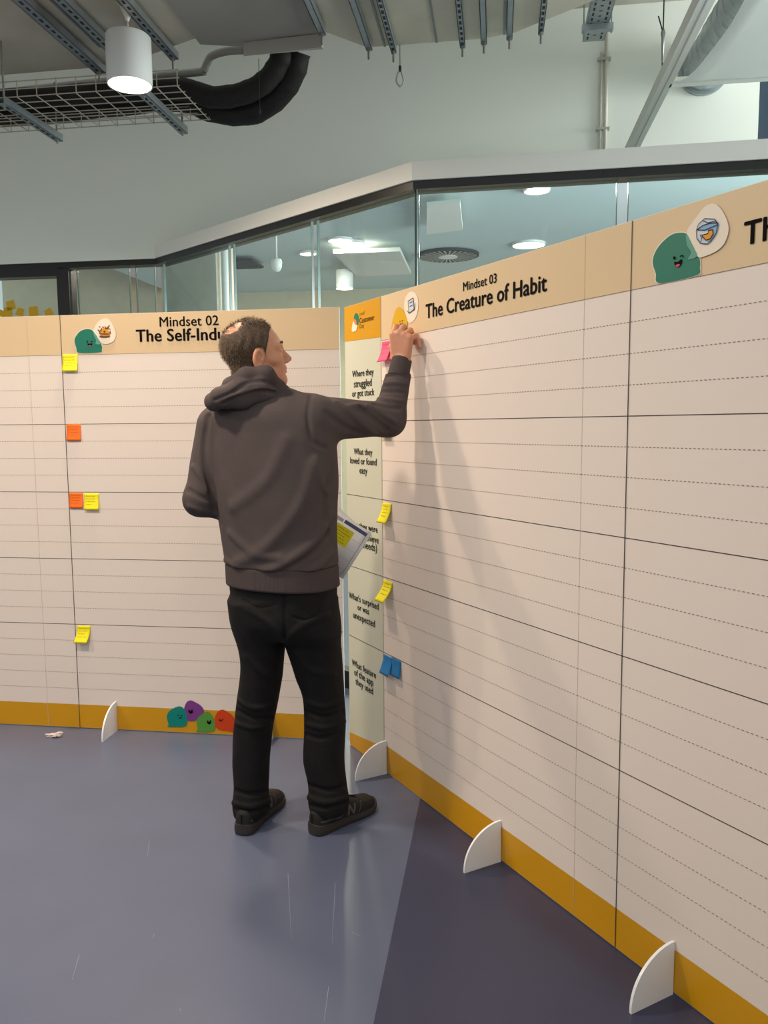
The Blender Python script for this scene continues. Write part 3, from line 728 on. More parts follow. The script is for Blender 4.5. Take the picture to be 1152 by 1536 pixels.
# square beam
zbm = 3.12
ab0 = abz(952, 221, zbm)
bm = empty('support_beam', bf(ab0[0], 4.2, zbm)); tag(bm, 'pale square beam running out from the back wall', 'beam'); m = child_map(bm)
MB().box((ab0[0] - 0.031, 2.4, zbm), (ab0[0] + 0.031, WB - 0.001, zbm + 0.062)).build('tube', mat('beam_paint', (206, 204, 196), 0.5), bm, map3=m)
MB().box((ab0[0] - 0.003, 2.4, zbm - 0.003), (ab0[0] + 0.003, WB - 0.002, zbm)).build('groove', mat('beam_groove', (170, 168, 160), 0.6), bm, map3=m)
# spiral duct
sd = empty('spiral_duct', bf(1.255, 4.2, 3.66)); tag(sd, 'round spiral-seam duct leaving the back wall above the fabric', 'air duct'); m = child_map(sd)
Rr = 0.135; prof = []
nb = 150; vs = []; fs = []; sg = 40
for i in range(nb + 1):
    b = 2.4 + (WB - 0.002 - 2.4) * i / nb
    for k in range(sg):
        th = 2 * math.pi * k / sg
        ph = ((b + 0.10 * k / sg) / 0.10) % 1.0
        r = Rr + (0.005 if ph < 0.16 else 0.0)
        vs.append((1.255 + 0.06 * (WB - b) * 0.5 + r * math.cos(th), b, 3.66 + r * math.sin(th)))
for i in range(nb):
    for k in range(sg):
        a_, b_ = i * sg + k, i * sg + (k + 1) % sg; fs.append((a_, b_, b_ + sg, a_ + sg))
MB().add(vs, fs).build('spiral_tube', GALV2, sd, map3=m)
MB().tube([(1.255, WB - 0.03, 3.66), (1.255, WB - 0.003, 3.66)], 0.155, 40).build('wall_collar', GALV2, sd, map3=m)
# draped fabric
fb = empty('fabric_sail', bf(1.4, 4.2, 3.15)); tag(fb, 'white fabric sail drooping from a rail under the spiral duct', 'fabric'); m = child_map(fb)
prof = catmull([(0.0, 0.0), (-0.08, -0.035), (-0.20, -0.03), (-0.38, 0.05), (-0.58, 0.13), (-0.78, 0.21), (-0.98, 0.29)], 6, False)
edge = catmull([(0.0, 0.0), (0.03, 0.0), (0.08, 0.0), (0.15, 0.0), (0.19, 0.0), (0.22, 0.0), (0.26, 0.0)], 6, False)
nu = 24; vs = []; fs = []; B0, Z0, A0 = 4.30, 3.14, 0.835
for j, (pb, pz) in enumerate(prof):
    for i in range(nu + 1):
        t = i / nu
        aa = A0 + edge[j][0] + t * (2.0 - edge[j][0])
        vs.append((aa, B0 + pb + 0.01 * math.sin(aa * 17 + pb * 9), Z0 + pz + 0.012 * math.sin(aa * 11 + pb * 13) * min(1, -pb * 4)))
for j in range(len(prof) - 1):
    for i in range(nu):
        q = j * (nu + 1) + i; fs.append((q, q + 1, q + nu + 2, q + nu + 1))
so = MB().add(vs, fs).build('sail', FABRIC_W, fb, True, map3=m)
sm = so.modifiers.new('thick', 'SOLIDIFY'); sm.thickness = 0.004
MB().box((A0 - 0.01, B0 - 0.012, Z0 - 0.02), (A0 + 2.0, B0 + 0.03, Z0 + 0.012)).build('rail', WALL_TRIM, fb, map3=m)

# ------------------------------------------------------------------ things seen through the glass, with lamp reflections built as discs
c0 = on_depth(285, 430, 7.2); ac, bc, _ = to_ab(c0)
tag(bbox('concrete_column', ac - 0.26, ac + 0.24, bc, bc + 0.5, 0, 4.08, CONC), 'bare concrete column standing behind the glass partition', 'column')
tag(MB().tube([(ac + 0.30, bc + 0.05, 0.0), (ac + 0.30, bc + 0.05, 3.6)], 0.03, 12).build('riser_pipe', WHITE_PL, map3=bf, smooth=True), 'white riser pipe beside the concrete column', 'pipe')
pd = on_depth(517, 433, 9.4)
pendant(pd[0], pd[1], pd[2], 'white drum pendant lamp seen through the glass', 45, rod_to=4.08)
def disc(px, py, z, r, label, n=1):  # glowing discs; the paired ones stand for pendant reflections in the glass
    p = on_height(px, py, z); o = empty('ceiling_disc_light', tuple(p)); tag(o, label, 'ceiling light', 'round lights behind the glass')
    MB().lathe([(0, 0.0), (r, 0.0)], 32).build('diffuser', mat('disc_light', (255, 240, 214), 0.5, emit=(255, 232, 196), estr=5.0), o)
    ld = bpy.data.lights.new('disc_lamp', 'AREA'); ld.shape = 'DISK'; ld.size = 2 * r; ld.energy = 24; ld.color = (1.0, 0.9, 0.75)  # added lamp in each disc, brightens the room behind the glass
    lo = bpy.data.objects.new('disc_lamp', ld); lo.location = (0, 0, -0.006); link(lo, o)
    MB().lathe([(r, -0.004), (r + 0.008, -0.004), (r + 0.008, 0.03), (0, 0.03)], 32).build('ring', WHITE_PL, o, True)
disc(510, 361.5, 3.28, 0.115, 'round ceiling light behind the glass, left of an overlapping pair')
disc(529, 366.5, 3.28, 0.115, 'round ceiling light behind the glass, right of an overlapping pair')
disc(462, 381, 3.28, 0.085, 'small round ceiling light behind the glass at a pane joint')
disc(805, 276, 3.28, 0.095, 'round ceiling light behind the right glass, upper of two')
disc(805, 287, 3.27, 0.095, 'round ceiling light behind the right glass, lower of two')
disc(793, 368, 3.28, 0.16, 'round ceiling light peeking over the top of the Mindset 03 board')
raft = [abz(500, 380, 3.2), abz(600, 377, 3.2), abz(616, 411, 3.2), abz(536, 415, 3.2)]
tag(MB().prism([tuple(p) for p in raft], 3.2, 3.24).build('ceiling_raft', WALL_TRIM, map3=bf), 'white ceiling raft panel behind the middle pane', 'ceiling panel')
raft = [abz(640, 311, 3.2), abz(690, 306, 3.2), abz(694, 345, 3.2), abz(640, 352, 3.2)]
tag(MB().prism([tuple(p) for p in raft], 3.2, 3.24).build('ceiling_raft', WALL_TRIM, map3=bf), 'white ceiling raft panel behind the right pane beside the corner', 'ceiling panel')
dp = on_height(672, 384, 3.279); df = empty('radial_diffuser', tuple(dp)); tag(df, 'round air diffuser with dark radial blades behind the glass', 'air vent')
MB().lathe([(0.09, -0.004), (0.33, -0.004), (0.33, 0.02), (0.0, 0.02)], 40).build('plate', SLOT, df)
for k in range(32):
    t = 2 * math.pi * k / 32; c, s = math.cos(t), math.sin(t)
    q = [(0.10, -0.006), (0.31, -0.013), (0.31, 0.013), (0.10, 0.006)]
    mesh_obj('blade', [(x * c - y * s, x * s + y * c, -0.012) for x, y in q], [(0, 3, 2, 1)], GREY_PIPE, df)
MB().lathe([(0, -0.016), (0.10, -0.016), (0.10, 0.0)], 28).build('hub', WHITE_PL, df)
vg = on_height(366, 397, 3.25); e = empty('ceiling_grille', tuple(vg), -math.radians(8)); tag(e, 'dark slatted ceiling grille behind the second pane', 'air vent')
MB().box((-0.16, -0.22, 0), (0.16, 0.22, 0.02)).build('frame', BLACK, e)
for k in range(7): MB().box((-0.15, -0.20 + k * 0.06, -0.012), (0.15, -0.18 + k * 0.06, -0.001)).build('slat', SLOT, e)
sp = on_depth(415, 398, 7.5); e = empty('spot_camera', tuple(sp)); tag(e, 'small white dome camera on a stem behind the glass', 'camera')
MB().lathe([(0, -0.06), (0.03, -0.05), (0.045, -0.02), (0.05, 0.03), (0.04, 0.055), (0, 0.06)], 20).build('housing', WHITE_PL, e, True)
MB().tube([(0, 0, 0.055), (0, 0, 3.3 - sp[2])], 0.008, 8).build('stem', WHITE_PL, e, True)
# scraps of yellow paper stuck on the left window
for k, (x, y, s) in enumerate(((2, 470, .05), (12, 468, .07), (16, 458, .07), (30, 468, .06), (50, 467, .075), (73, 469, .06))):
    p = on_plane(x, y, bf(0, WB + 0.045, 0), np.array(bf(0, 1, 0)))
    o = MB().add([(-s / 2, 0, -s / 2), (s / 2, 0, -s / 2.4), (s / 2.3, 0, s / 2), (-s / 2.2, 0, s / 2.3), (-s / 2, 0.001, -s / 2), (s / 2, 0.001, -s / 2.4), (s / 2.3, 0.001, s / 2), (-s / 2.2, 0.001, s / 2.3)],
                 [(0, 1, 2, 3), (7, 6, 5, 4), (0, 4, 5, 1), (1, 5, 6, 2), (2, 6, 7, 3), (3, 7, 4, 0)]).build('window_note', mat('amber_note', (216, 172, 20), 0.6))
    o.location = tuple(p); o.rotation_euler = (0, [0.4, 0.1, -0.15, 0.35, -0.05, -0.4][k], -math.radians(8))
    tag(o, ['amber paper scrap at the far left edge of the window', 'amber paper scrap directly under another one', 'highest amber paper scrap on the left window', 'amber paper scrap in the middle of the window, tilted right', 'largest amber paper scrap with a curled corner', 'amber paper scrap nearest the black mullion'][k], 'paper note', 'amber scraps on the window')
# crumpled tissue on the floor
tp = on_height(82, 1106, 0.0); bmq = bmesh.new(); bmesh.ops.create_icosphere(bmq, subdivisions=3, radius=1.0)
rnd = random.Random(4)
for v in bmq.verts:
    n = 1 + 0.35 * math.sin(v.co.x * 7 + 1) * math.sin(v.co.y * 6 + 2) + 0.2 * rnd.uniform(-1, 1)
    v.co = Vector((v.co.x * 0.034 * n, v.co.y * 0.012 * n, max(v.co.z * 0.011 * n + 0.010 + 0.012 * max(0, v.co.x), 0.0005)))
me = bpy.data.meshes.new('crumpled_tissue'); bmq.to_mesh(me); bmq.free(); me.materials.append(mat('tissue', (216, 200, 196), 0.9))
o = link(bpy.data.objects.new('crumpled_tissue', me)); o.location = tuple(tp); tag(o, 'small crumpled white tissue lying on the floor', 'tissue')

# ------------------------------------------------------------------ implicit-surface modelling for the figure
def vlen(v): return np.sqrt((v * v).sum(-1))
def smin(a, b, k):
    h = np.clip(0.5 + 0.5 * (b - a) / k, 0, 1)
    return b + (a - b) * h - k * h * (1 - h)
def smax(a, b, k): return -smin(-a, -b, k)
def rcone(P, a, b, ra, rb):
    a = np.asarray(a, float); b = np.asarray(b, float); ab = b - a
    t = np.clip(((P - a) @ ab) / (ab @ ab), 0, 1)
    return vlen(P - (a + t[:, None] * ab)) - (ra + (rb - ra) * t)
def ell(P, c, r, R=None):
    q = P - np.asarray(c, float)
    if R is not None: q = q @ R
    r = np.asarray(r, float)
    k0 = vlen(q / r); k1 = vlen(q / (r * r)) + 1e-9
    return k0 * (k0 - 1) / k1
def cub(tab, n=60):
    T = np.array(tab, float); T = T[np.argsort(T[:, 0])]
    Z = np.linspace(T[0, 0], T[-1, 0], n)
    return catmull_table(T, Z)
def catmull_table(T, Z):
    out = np.zeros((len(Z), T.shape[1])); out[:, 0] = Z
    m = np.zeros_like(T)
    for i in range(len(T)):
        a, b = max(i - 1, 0), min(i + 1, len(T) - 1); m[i] = (T[b] - T[a]) / (T[b, 0] - T[a, 0])
    idx = np.clip(np.searchsorted(T[:, 0], Z, 'right') - 1, 0, len(T) - 2)
    h = T[idx + 1, 0] - T[idx, 0]; t = ((Z - T[idx, 0]) / h)[:, None]; h = h[:, None]
    return np.where(np.arange(T.shape[1]) == 0, Z[:, None], (2 * t ** 3 - 3 * t ** 2 + 1) * T[idx] + (t ** 3 - 2 * t ** 2 + t) * h * m[idx] + (-2 * t ** 3 + 3 * t ** 2) * T[idx + 1] + (t ** 3 - t ** 2) * h * m[idx + 1])
def loft(P, tab, ang, n=2.3, caps=0.012):
    """vertical loft; tab rows (z, cx, cy, half width, half depth), the width axis at angle ang"""
    z = np.clip(P[:, 2], tab[0, 0], tab[-1, 0])
    cx, cy, ra, rb = (np.interp(z, tab[:, 0], tab[:, k]) for k in (1, 2, 3, 4))
    dx, dy = P[:, 0] - cx, P[:, 1] - cy
    c, s = math.cos(ang), math.sin(ang)
    u = np.abs(dx * c + dy * s) / ra; v = np.abs(-dx * s + dy * c) / rb
    d = ((u ** n + v ** n) ** (1 / n) - 1) * np.minimum(ra, rb)
    return smax(smax(d, P[:, 2] - tab[-1, 0], caps), tab[0, 0] - P[:, 2], caps)
def polynet(fn, lo, hi, h, B=8):
    lo = np.array(lo, float); hi = np.array(hi, float)
    nb = np.ceil((hi - lo) / (h * B)).astype(int); n = nb * B
    ci = np.stack(np.meshgrid(*[np.arange(k) for k in nb], indexing='ij'), -1).reshape(-1, 3)
    cd = fn(lo + (ci * B + (B - 1) / 2) * h)
    D = np.repeat(np.repeat(np.repeat(cd.reshape(nb).astype(np.float32), B, 0), B, 1), B, 2)
    act = ci[np.abs(cd) < B * h * 1.6]
    off = np.stack(np.meshgrid(*[np.arange(B)] * 3, indexing='ij'), -1).reshape(-1, 3)
    for s in range(0, len(act), 400):
        blk = act[s:s + 400]
        idx = (blk[:, None, :] * B + off[None]).reshape(-1, 3)
        D[idx[:, 0], idx[:, 1], idx[:, 2]] = fn(lo + idx * h)
    S = D < 0
    c = [S[i:n[0] - 1 + i, j:n[1] - 1 + j, k:n[2] - 1 + k] for i in (0, 1) for j in (0, 1) for k in (0, 1)]
    cnt = sum(x.astype(np.uint8) for x in c)
    cells = np.argwhere((cnt > 0) & (cnt < 8))
    vid = np.full(n - 1, -1, np.int32); vid[cells[:, 0], cells[:, 1], cells[:, 2]] = np.arange(len(cells))
    corner = np.array([(i, j, k) for i in (0, 1) for j in (0, 1) for k in (0, 1)])
    val = np.stack([D[cells[:, 0] + a, cells[:, 1] + b, cells[:, 2] + e] for a, b, e in corner], 1)
    acc = np.zeros((len(cells), 3)); num = np.zeros(len(cells))
    for p in range(8):
        for q in range(p + 1, 8):
            if np.abs(corner[p] - corner[q]).sum() != 1: continue
            m = (val[:, p] < 0) != (val[:, q] < 0)
            t = val[m, p] / (val[m, p] - val[m, q])
            acc[m] += corner[p] + t[:, None] * (corner[q] - corner[p]); num[m] += 1
    V = lo + (cells + acc / num[:, None]) * h
    faces = []
    for ax in range(3):
        b, cx = (ax + 1) % 3, (ax + 2) % 3
        sl0 = [slice(None)] * 3; sl1 = [slice(None)] * 3
        sl0[ax] = slice(0, -1); sl1[ax] = slice(1, None)
        s0, s1 = S[tuple(sl0)], S[tuple(sl1)]
        e = np.argwhere(s0 != s1)
        e = e[(e[:, b] > 0) & (e[:, cx] > 0) & (e[:, b] < n[b] - 1) & (e[:, cx] < n[cx] - 1)]
        fl = s0[e[:, 0], e[:, 1], e[:, 2]]
        eb = np.zeros(3, int); eb[b] = 1; ec = np.zeros(3, int); ec[cx] = 1
        g = lambda o: vid[o[:, 0], o[:, 1], o[:, 2]]
        quad = np.stack([g(e - eb - ec), g(e - ec), g(e), g(e - eb)], 1)
        quad[~fl] = quad[~fl][:, ::-1]
        faces.append(quad)
    Fq = np.concatenate(faces); Fq = Fq[(Fq >= 0).all(1)]
    for _ in range(2):                      # pull the points onto the surface
        ep = h * 0.4; d0 = fn(V)
        G = np.stack([(fn(V + np.eye(3)[k] * ep) - fn(V - np.eye(3)[k] * ep)) / (2 * ep) for k in range(3)], 1)
        V = V - np.clip(d0 / np.maximum((G * G).sum(1), 0.2), -h * 0.6, h * 0.6)[:, None] * G
    return V, Fq
def net_obj(name, fn, lo, hi, h, m, parent=None):
    V, Fq = polynet(fn, lo, hi, h)
    me = bpy.data.meshes.new(name)
    me.vertices.add(len(V)); me.vertices.foreach_set('co', V.ravel().astype(np.float32))
    me.loops.add(Fq.size); me.loops.foreach_set('vertex_index', Fq.ravel().astype(np.int32))
    me.polygons.add(len(Fq)); me.polygons.foreach_set('loop_start', np.arange(0, Fq.size, 4, dtype=np.int32))
    me.update(calc_edges=True); me.validate()
    me.polygons.foreach_set('use_smooth', [True] * len(me.polygons))
    me.materials.append(m)
    return link(bpy.data.objects.new(name, me), parent), V
def march(fn, pts, y0=2.3, y1=3.4):
    """where the view through each measured point first meets the surface"""
    R = np.array([ray(x, y) for x, y in pts]); t = np.full(len(R), y0)
    for _ in range(90):
        d = fn(EYE + R * t[:, None]); t = t + np.clip(d * 0.7, -0.02, 0.05)
    return EYE + R * t[:, None]
def seg_dist(P, Q):
    best = np.full(len(P), 9.0)
    for a, b in zip(Q[:-1], Q[1:]):
        ab = b - a; t = np.clip(((P - a) @ ab) / (ab @ ab + 1e-12), 0, 1)
        best = np.minimum(best, vlen(P - (a + t[:, None] * ab)))
    return best
def with_folds(base, folds):
    """folds: (measured points, height, width); positive raises a ridge, negative presses a crease"""
    built = []
    for pts, amp, w in folds:
        amp *= 2.0; Q = march(base, catmull(pts, 4, False) if len(pts) > 2 else np.array(pts, float)); built.append((Q, amp, w, Q.min(0) - 3 * w, Q.max(0) + 3 * w))
    def f(P):
        d = base(P)
        near = np.abs(d) < 0.06
        for Q, amp, w, lo, hi in built:
            m = near & (P > lo).all(1) & (P < hi).all(1)
            if m.any(): d[m] -= amp * np.exp(-(seg_dist(P[m], Q) / w) ** 2)
        return d
    return f
def px_tab(rows, rb_list, ang, n=60):
    """rows (py, px_left, px_right, Y): outline measured in the photograph to a loft table"""
    T = []
    for (py, xl, xr, Y), rb in zip(rows, rb_list):
        L, Rr_ = on_depth(xl, py, Y), on_depth(xr, py, Y)
        hw = (Rr_[0] - L[0]) / 2; c, s = math.cos(ang), math.sin(ang)
        ra = math.sqrt(max(hw * hw - (rb * s) ** 2, 0.0009)) / abs(c)
        T.append((L[2], (L[0] + Rr_[0]) / 2, Y, ra, rb))
    T = np.array(T); return cub(T, n)

# ------------------------------------------------------------------ the man
ANG = math.radians(-27)
torso_t = px_tab([(588, 372, 418, 2.88), (600, 335, 455, 2.88), (620, 312, 480, 2.87), (650, 310, 500, 2.87), (700, 316, 506, 2.865), (760, 323, 505, 2.86), (800, 331, 504, 2.86), (840, 337, 506, 2.86), (878, 339, 509, 2.86)],
                 [0.075, 0.10, 0.125, 0.14, 0.15, 0.152, 0.15, 0.15, 0.15], ANG)
SR, ER, WR = on_depth(474, 628, 2.82), on_depth(583, 629, 2.965), on_depth(602, 543, 3.022)
SL, EL, WL = on_depth(326, 640, 2.93), on_depth(302, 748, 2.89), np.array([-0.44, 3.09, 1.125])
NECK = on_depth(392, 585, 2.88)
def hoodie_base(P):
    d = loft(P, torso_t, ANG, 2.35, 0.02)
    d = smin(d, rcone(P, NECK + [0, 0, -0.03], SR + [-0.02, 0, 0.012], 0.068, 0.066), 0.05)
    d = smin(d, rcone(P, NECK + [0, 0, -0.04], SL + [0.03, 0, 0.0], 0.068, 0.066), 0.05)
    ar = smin(rcone(P, SR, ER, 0.078, 0.060), rcone(P, ER, WR, 0.058, 0.0435), 0.03)
    d = smin(d, ar, 0.035)
    al = smin(rcone(P, SL, EL, 0.074, 0.060), rcone(P, EL, WL, 0.060, 0.045), 0.03)
    return smin(d, al, 0.022)
hood_folds = [
    # long drag folds across the back
    ([(497, 775), (470, 815), (420, 850), (372, 868)], 0.007, 0.016), ([(492, 800), (455, 838), (410, 862)], -0.005, 0.011),
    ([(470, 700), (450, 760), (400, 820), (355, 845)], 0.0055, 0.020), ([(498, 830), (470, 855), (440, 868)], 0.005, 0.012),
    ([(345, 800), (380, 830), (420, 838)], 0.004, 0.014), ([(338, 840), (370, 858), (410, 866)], 0.004, 0.010),
    ([(500, 700), (488, 745), (490, 800)], -0.004, 0.012), ([(430, 660), (400, 720), (350, 760)], 0.004, 0.024),
    ([(474, 690), (478, 715), (490, 738)], 0.004, 0.013),
    # armhole seam and shoulder
    ([(466, 594), (462, 625), (468, 660), (490, 672)], -0.0035, 0.007),
    ([(312, 625), (306, 680), (318, 740), (330, 785)], -0.012, 0.010),
    # sleeve creases in the crook of the right arm
    ([(540, 611), (560, 628), (580, 645)], -0.008, 0.009), ([(552, 608), (575, 622), (592, 632)], 0.006, 0.008),
    ([(562, 606), (585, 612), (600, 612)], -0.006, 0.007), ([(568, 598), (590, 600), (606, 602)], 0.005, 0.007),
    ([(572, 588), (592, 588), (609, 590)], -0.005, 0.006), ([(577, 575), (597, 574), (612, 577)], 0.006, 0.007),
    ([(580, 565), (598, 563), (613, 567)], -0.005, 0.006), ([(583, 556), (600, 553), (615, 557)], 0.006, 0.006),
    ([(505, 604), (530, 622), (560, 650)], 0.006, 0.013), ([(490, 620), (525, 645), (560, 655)], -0.004, 0.011), ([(520, 612), (535, 608), (548, 611)], 0.007, 0.009),
    # left elbow
    ([(282, 735), (300, 745), (318, 752)], -0.005, 0.008), ([(284, 760), (302, 766), (322, 770)], 0.005, 0.009), ([(290, 700), (305, 720), (312, 735)], 0.004, 0.009)]
def wob(P, f, s): return np.sin(P[:, 0] * f + s) * np.sin(P[:, 1] * f * 1.13 + 2 * s) * np.sin(P[:, 2] * f * 0.87 + 3 * s)
hf = with_folds(hoodie_base, hood_folds)
CW = (WR - ER) / np.linalg.norm(WR - ER)
CL = (WL - EL) / np.linalg.norm(WL - EL)
HEM_Z = on_depth(425, 856, 2.72)[2]
def hoodie_fn(P):
    d = hf(P) - 0.0016 * wob(P, 34, 0.6)
    m = vlen(P - WR) < 0.12
    d[m] = smax(d[m], (P[m] - (WR - CW * 0.040)) @ CW, 0.008)
    d = smax(d, HEM_Z - P[:, 2], 0.012)
    return d
HOODC = mat('hoodie_fleece', (82, 73, 73), 0.9, bump=0.25, bscale=420, var=0.06, vscale=14, spec=0.2)
RIBC = mat('hoodie_rib', (80, 71, 71), 0.9, bump=0.3, bscale=500, spec=0.2)
JEAN = mat('black_denim', (22, 21, 23), 0.8, bump=0.35, bscale=300, var=0.12, vscale=18, spec=0.25)
SKIN = mat('skin', (206, 146, 116), 0.5, bump=0.12, bscale=220, var=0.06, vscale=30)
HAIRM = mat('brown_hair', (74, 56, 42), 0.65, var=0.35, vscale=90, bump=0.3, bscale=200)

# head frame
FA, FP = math.radians(19), math.radians(10)
hx = np.array([math.cos(FA) * math.cos(FP), math.sin(FA) * math.cos(FP), math.sin(FP)])
hy = np.array([-math.sin(FA), math.cos(FA), 0.0]); hz = np.cross(hx, hy)
HM = np.stack([hx, hy, hz], 1)                     # columns: forward, left, up
HC = np.array([-0.446, 2.872, 1.713])
def H(p): return HC + HM @ np.asarray(p, float)
def head_sdf(Q):
    """Q in head coordinates (forward, left, up)"""
    A = Q.copy(); A[:, 1] = np.abs(A[:, 1])
    d = ell(Q, (-0.012, 0, 0.048), (0.100, 0.076, 0.083))
    d = smin(d, ell(Q, (0.032, 0, 0.005), (0.068, 0.064, 0.080)), 0.03)
    d = smin(d, ell(Q, (0.042, 0, -0.055), (0.050, 0.050, 0.050)), 0.03)
    d = smin(d, rcone(A, (0.000, 0.056, -0.050), (0.066, 0.020, -0.090), 0.020, 0.018), 0.02)
    d = smin(d, ell(Q, (0.079, 0, -0.090), (0.018, 0.022, 0.020)), 0.015)
    d = smin(d, rcone(A, (0.086, 0.010, 0.030), (0.068, 0.048, 0.030), 0.011, 0.012), 0.014)     # brow
    d = smin(d, rcone(A, (0.066, 0.044, -0.018), (0.050, 0.058, -0.02), 0.014, 0.012), 0.02)      # cheekbone
    d = smax(d, -ell(A, (0.098, 0.033, 0.010), (0.018, 0.018, 0.012)), 0.010)                     # eye socket
    d = smin(d, ell(A, (0.079, 0.032, 0.010), (0.013, 0.015, 0.010)), 0.004)                      # lids
    d = smin(d, rcone(Q, (0.090, 0, 0.020), (0.116, 0, -0.020), 0.0085, 0.0105), 0.010)           # nose
    d = smin(d, ell(A, (0.103, 0.011, -0.027), (0.012, 0.008, 0.008)), 0.006)
    d = smin(d, ell(Q, (0.088, 0, -0.050), (0.013, 0.022, 0.012)), 0.010)
    d = smin(d, rcone(A, (0.0975, 0.0, -0.0505), (0.086, 0.021, -0.054), 0.0052, 0.003), 0.005)   # upper lip
    d = smin(d, rcone(A, (0.0955, 0.0, -0.0625), (0.085, 0.020, -0.059), 0.0058, 0.003), 0.005)   # lower lip
    d = smax(d, -rcone(A, (0.104, 0.0, -0.0565), (0.092, 0.022, -0.057), 0.0022, 0.0015), 0.003)
    # ear, tilted back
    t = math.radians(-14); ct, st = math.cos(t), math.sin(t)
    E = A - np.array([-0.006, 0.077, -0.008]); e = np.stack([E[:, 0] * ct + E[:, 2] * st, E[:, 1] - 0.30 * np.maximum(-(E[:, 0]), -0.02), -E[:, 0] * st + E[:, 2] * ct], 1)
    ear = ell(e, (0, 0, 0.002), (0.021, 0.0095, 0.035))
    ear = smin(ear, ell(e, (0.002, 0, -0.026), (0.010, 0.007, 0.012)), 0.006)
    ear = smax(ear, -ell(e, (0.003, 0.011, 0.004), (0.0125, 0.0145, 0.023)), 0.003)
    ear = smin(ear, ell(e, (0.013, 0.004, -0.004), (0.005, 0.005, 0.008)), 0.003)
    d = smin(d, ear, 0.006)
    d = smin(d, rcone(Q, (-0.030, 0, -0.035), (-0.060, 0, -0.17), 0.056, 0.060), 0.025)           # neck
    return d
# right hand
PF = np.array([0.42, 0.90, 0.05]); PF /= np.linalg.norm(PF)                # palm faces the board
U0 = np.array([0.10, 0.10, 1.0]); U0 = U0 - PF * (U0 @ PF); U0 /= np.linalg.norm(U0)
LT = np.cross(PF, U0) * 1.0
if LT[0] < 0: LT = -LT                                                     # towards the little finger
def make_hand(Wp, U, Lt, Pf, curl, thumb, s=1.0):
    """capsules of one hand: palm, four bent fingers, thumb"""
    prim = []
    for k, (x, ln, r) in enumerate(((-0.030, 0.094, 0.0118), (-0.0095, 0.097, 0.0120), (0.011, 0.092, 0.0115), (0.030, 0.084, 0.0105))):
        base = Wp + Lt * x * 0.62 * s + U * 0.012 * s
        kn = Wp + Lt * x * s + U * ln * s
        prim.append((base, kn, 0.0155 * s, 0.0135 * s, 0.012))
        L = (0.042, 0.046, 0.043, 0.034)[k]; a = 0.0; p = kn
        for j, (fr, cu) in enumerate(zip((1.0, 0.62, 0.48), curl[k])):
            a += cu; q = p + (U * math.cos(a) + Pf * math.sin(a)) * L * fr * s + Lt * (0.004 * (k - 1.2)) * s
            prim.append((p, q, r * (1 - 0.08 * j) * s, r * (0.92 - 0.08 * j) * s, 0.004)); p = q
    p = Wp - Lt * 0.020 * s + U * 0.020 * s + Pf * 0.006 * s
    for j, (q, r) in enumerate(thumb):
        q = Wp + (Lt * q[0] + U * q[1] + Pf * q[2]) * s
        prim.append((p, q, (0.017, 0.0125, 0.0115)[j] * s, r * s, 0.008)); p = q
    return prim
HAND_R = make_hand(WR - CW * 0.006, U0, LT, PF, [(0.85, 0.75, 0.4), (1.0, 1.0, 0.5), (1.15, 1.15, 0.6), (1.35, 1.45, 0.8)], [((-0.040, 0.055, 0.018), 0.0125), ((-0.040, 0.085, 0.036), 0.0115), ((-0.030, 0.108, 0.050), 0.0095)], 1.10)
ULh = np.array([0.92, 0.38, -0.05]); ULh /= np.linalg.norm(ULh); PLh = np.array([-0.34, 0.85, 0.35]); PLh -= ULh * (PLh @ ULh); PLh /= np.linalg.norm(PLh); LLh = np.cross(ULh, PLh)
if LLh[2] > 0: LLh = -LLh
HAND_L = make_hand(WL, ULh, LLh, PLh, [(0.5, 0.5, 0.3), (0.55, 0.5, 0.3), (0.6, 0.55, 0.3), (0.65, 0.6, 0.3)], [((-0.040, 0.050, 0.020), 0.0125), ((-0.035, 0.080, 0.040), 0.0115), ((-0.025, 0.105, 0.048), 0.0095)])
def hand_sdf(P, prim):
    d = np.full(len(P), 9.0)
    for a, b, ra, rb, k in prim: d = smin(d, rcone(P, a, b, ra, rb), k)
    return d
KN = {'LH': on_depth(395, 930, 2.87), 'LK': on_depth(384, 1085, 2.90), 'LA': np.array([-0.494, 2.868, 0.07]), 'LT': np.array([-0.468, 2.975, 0.04]),
      'RH': on_depth(470, 930, 2.85), 'RK': on_depth(488, 1085, 2.88), 'RA': np.array([-0.205, 2.845, 0.07]), 'RT': np.array([-0.115, 2.925, 0.04])}
inner_t = torso_t.copy(); inner_t[:, 3:] *= 0.80
def body_fn(P):
    d = loft(P, inner_t, ANG, 2.2, 0.02)
    for a, b, ra, rb in ((SR, ER, 0.05, 0.04), (ER, WR, 0.04, 0.028), (SL, EL, 0.05, 0.04), (EL, WL, 0.042, 0.029),
                         (KN['LH'], KN['LK'], 0.062, 0.046), (KN['LK'], KN['LA'], 0.046, 0.026), (KN['RH'], KN['RK'], 0.064, 0.048), (KN['RK'], KN['RA'], 0.048, 0.026),
                         (KN['LA'] + [0, 0, -0.02], KN['LT'], 0.030, 0.018), (KN['RA'] + [0, 0, -0.02], KN['RT'], 0.030, 0.018)):
        d = smin(d, rcone(P, a, b, ra, rb), 0.03)
    for hd, Wp in ((HAND_R, WR), (HAND_L, WL)):
        m = vlen(P - Wp) < 0.30
        if m.any(): d[m] = smin(d[m], hand_sdf(P[m], hd), 0.014)
    m = vlen(P - HC) < 0.34
    if m.any(): d[m] = smin(d[m], head_sdf((P[m] - HC) @ HM), 0.02)
    return d
person, _ = net_obj('person', body_fn, (-0.80, 2.60, 0.005), (0.16, 3.30, 1.90), 0.0036, SKIN)
tag(person, 'man in dark grey hoodie and black jeans reaching up to the board', 'person')
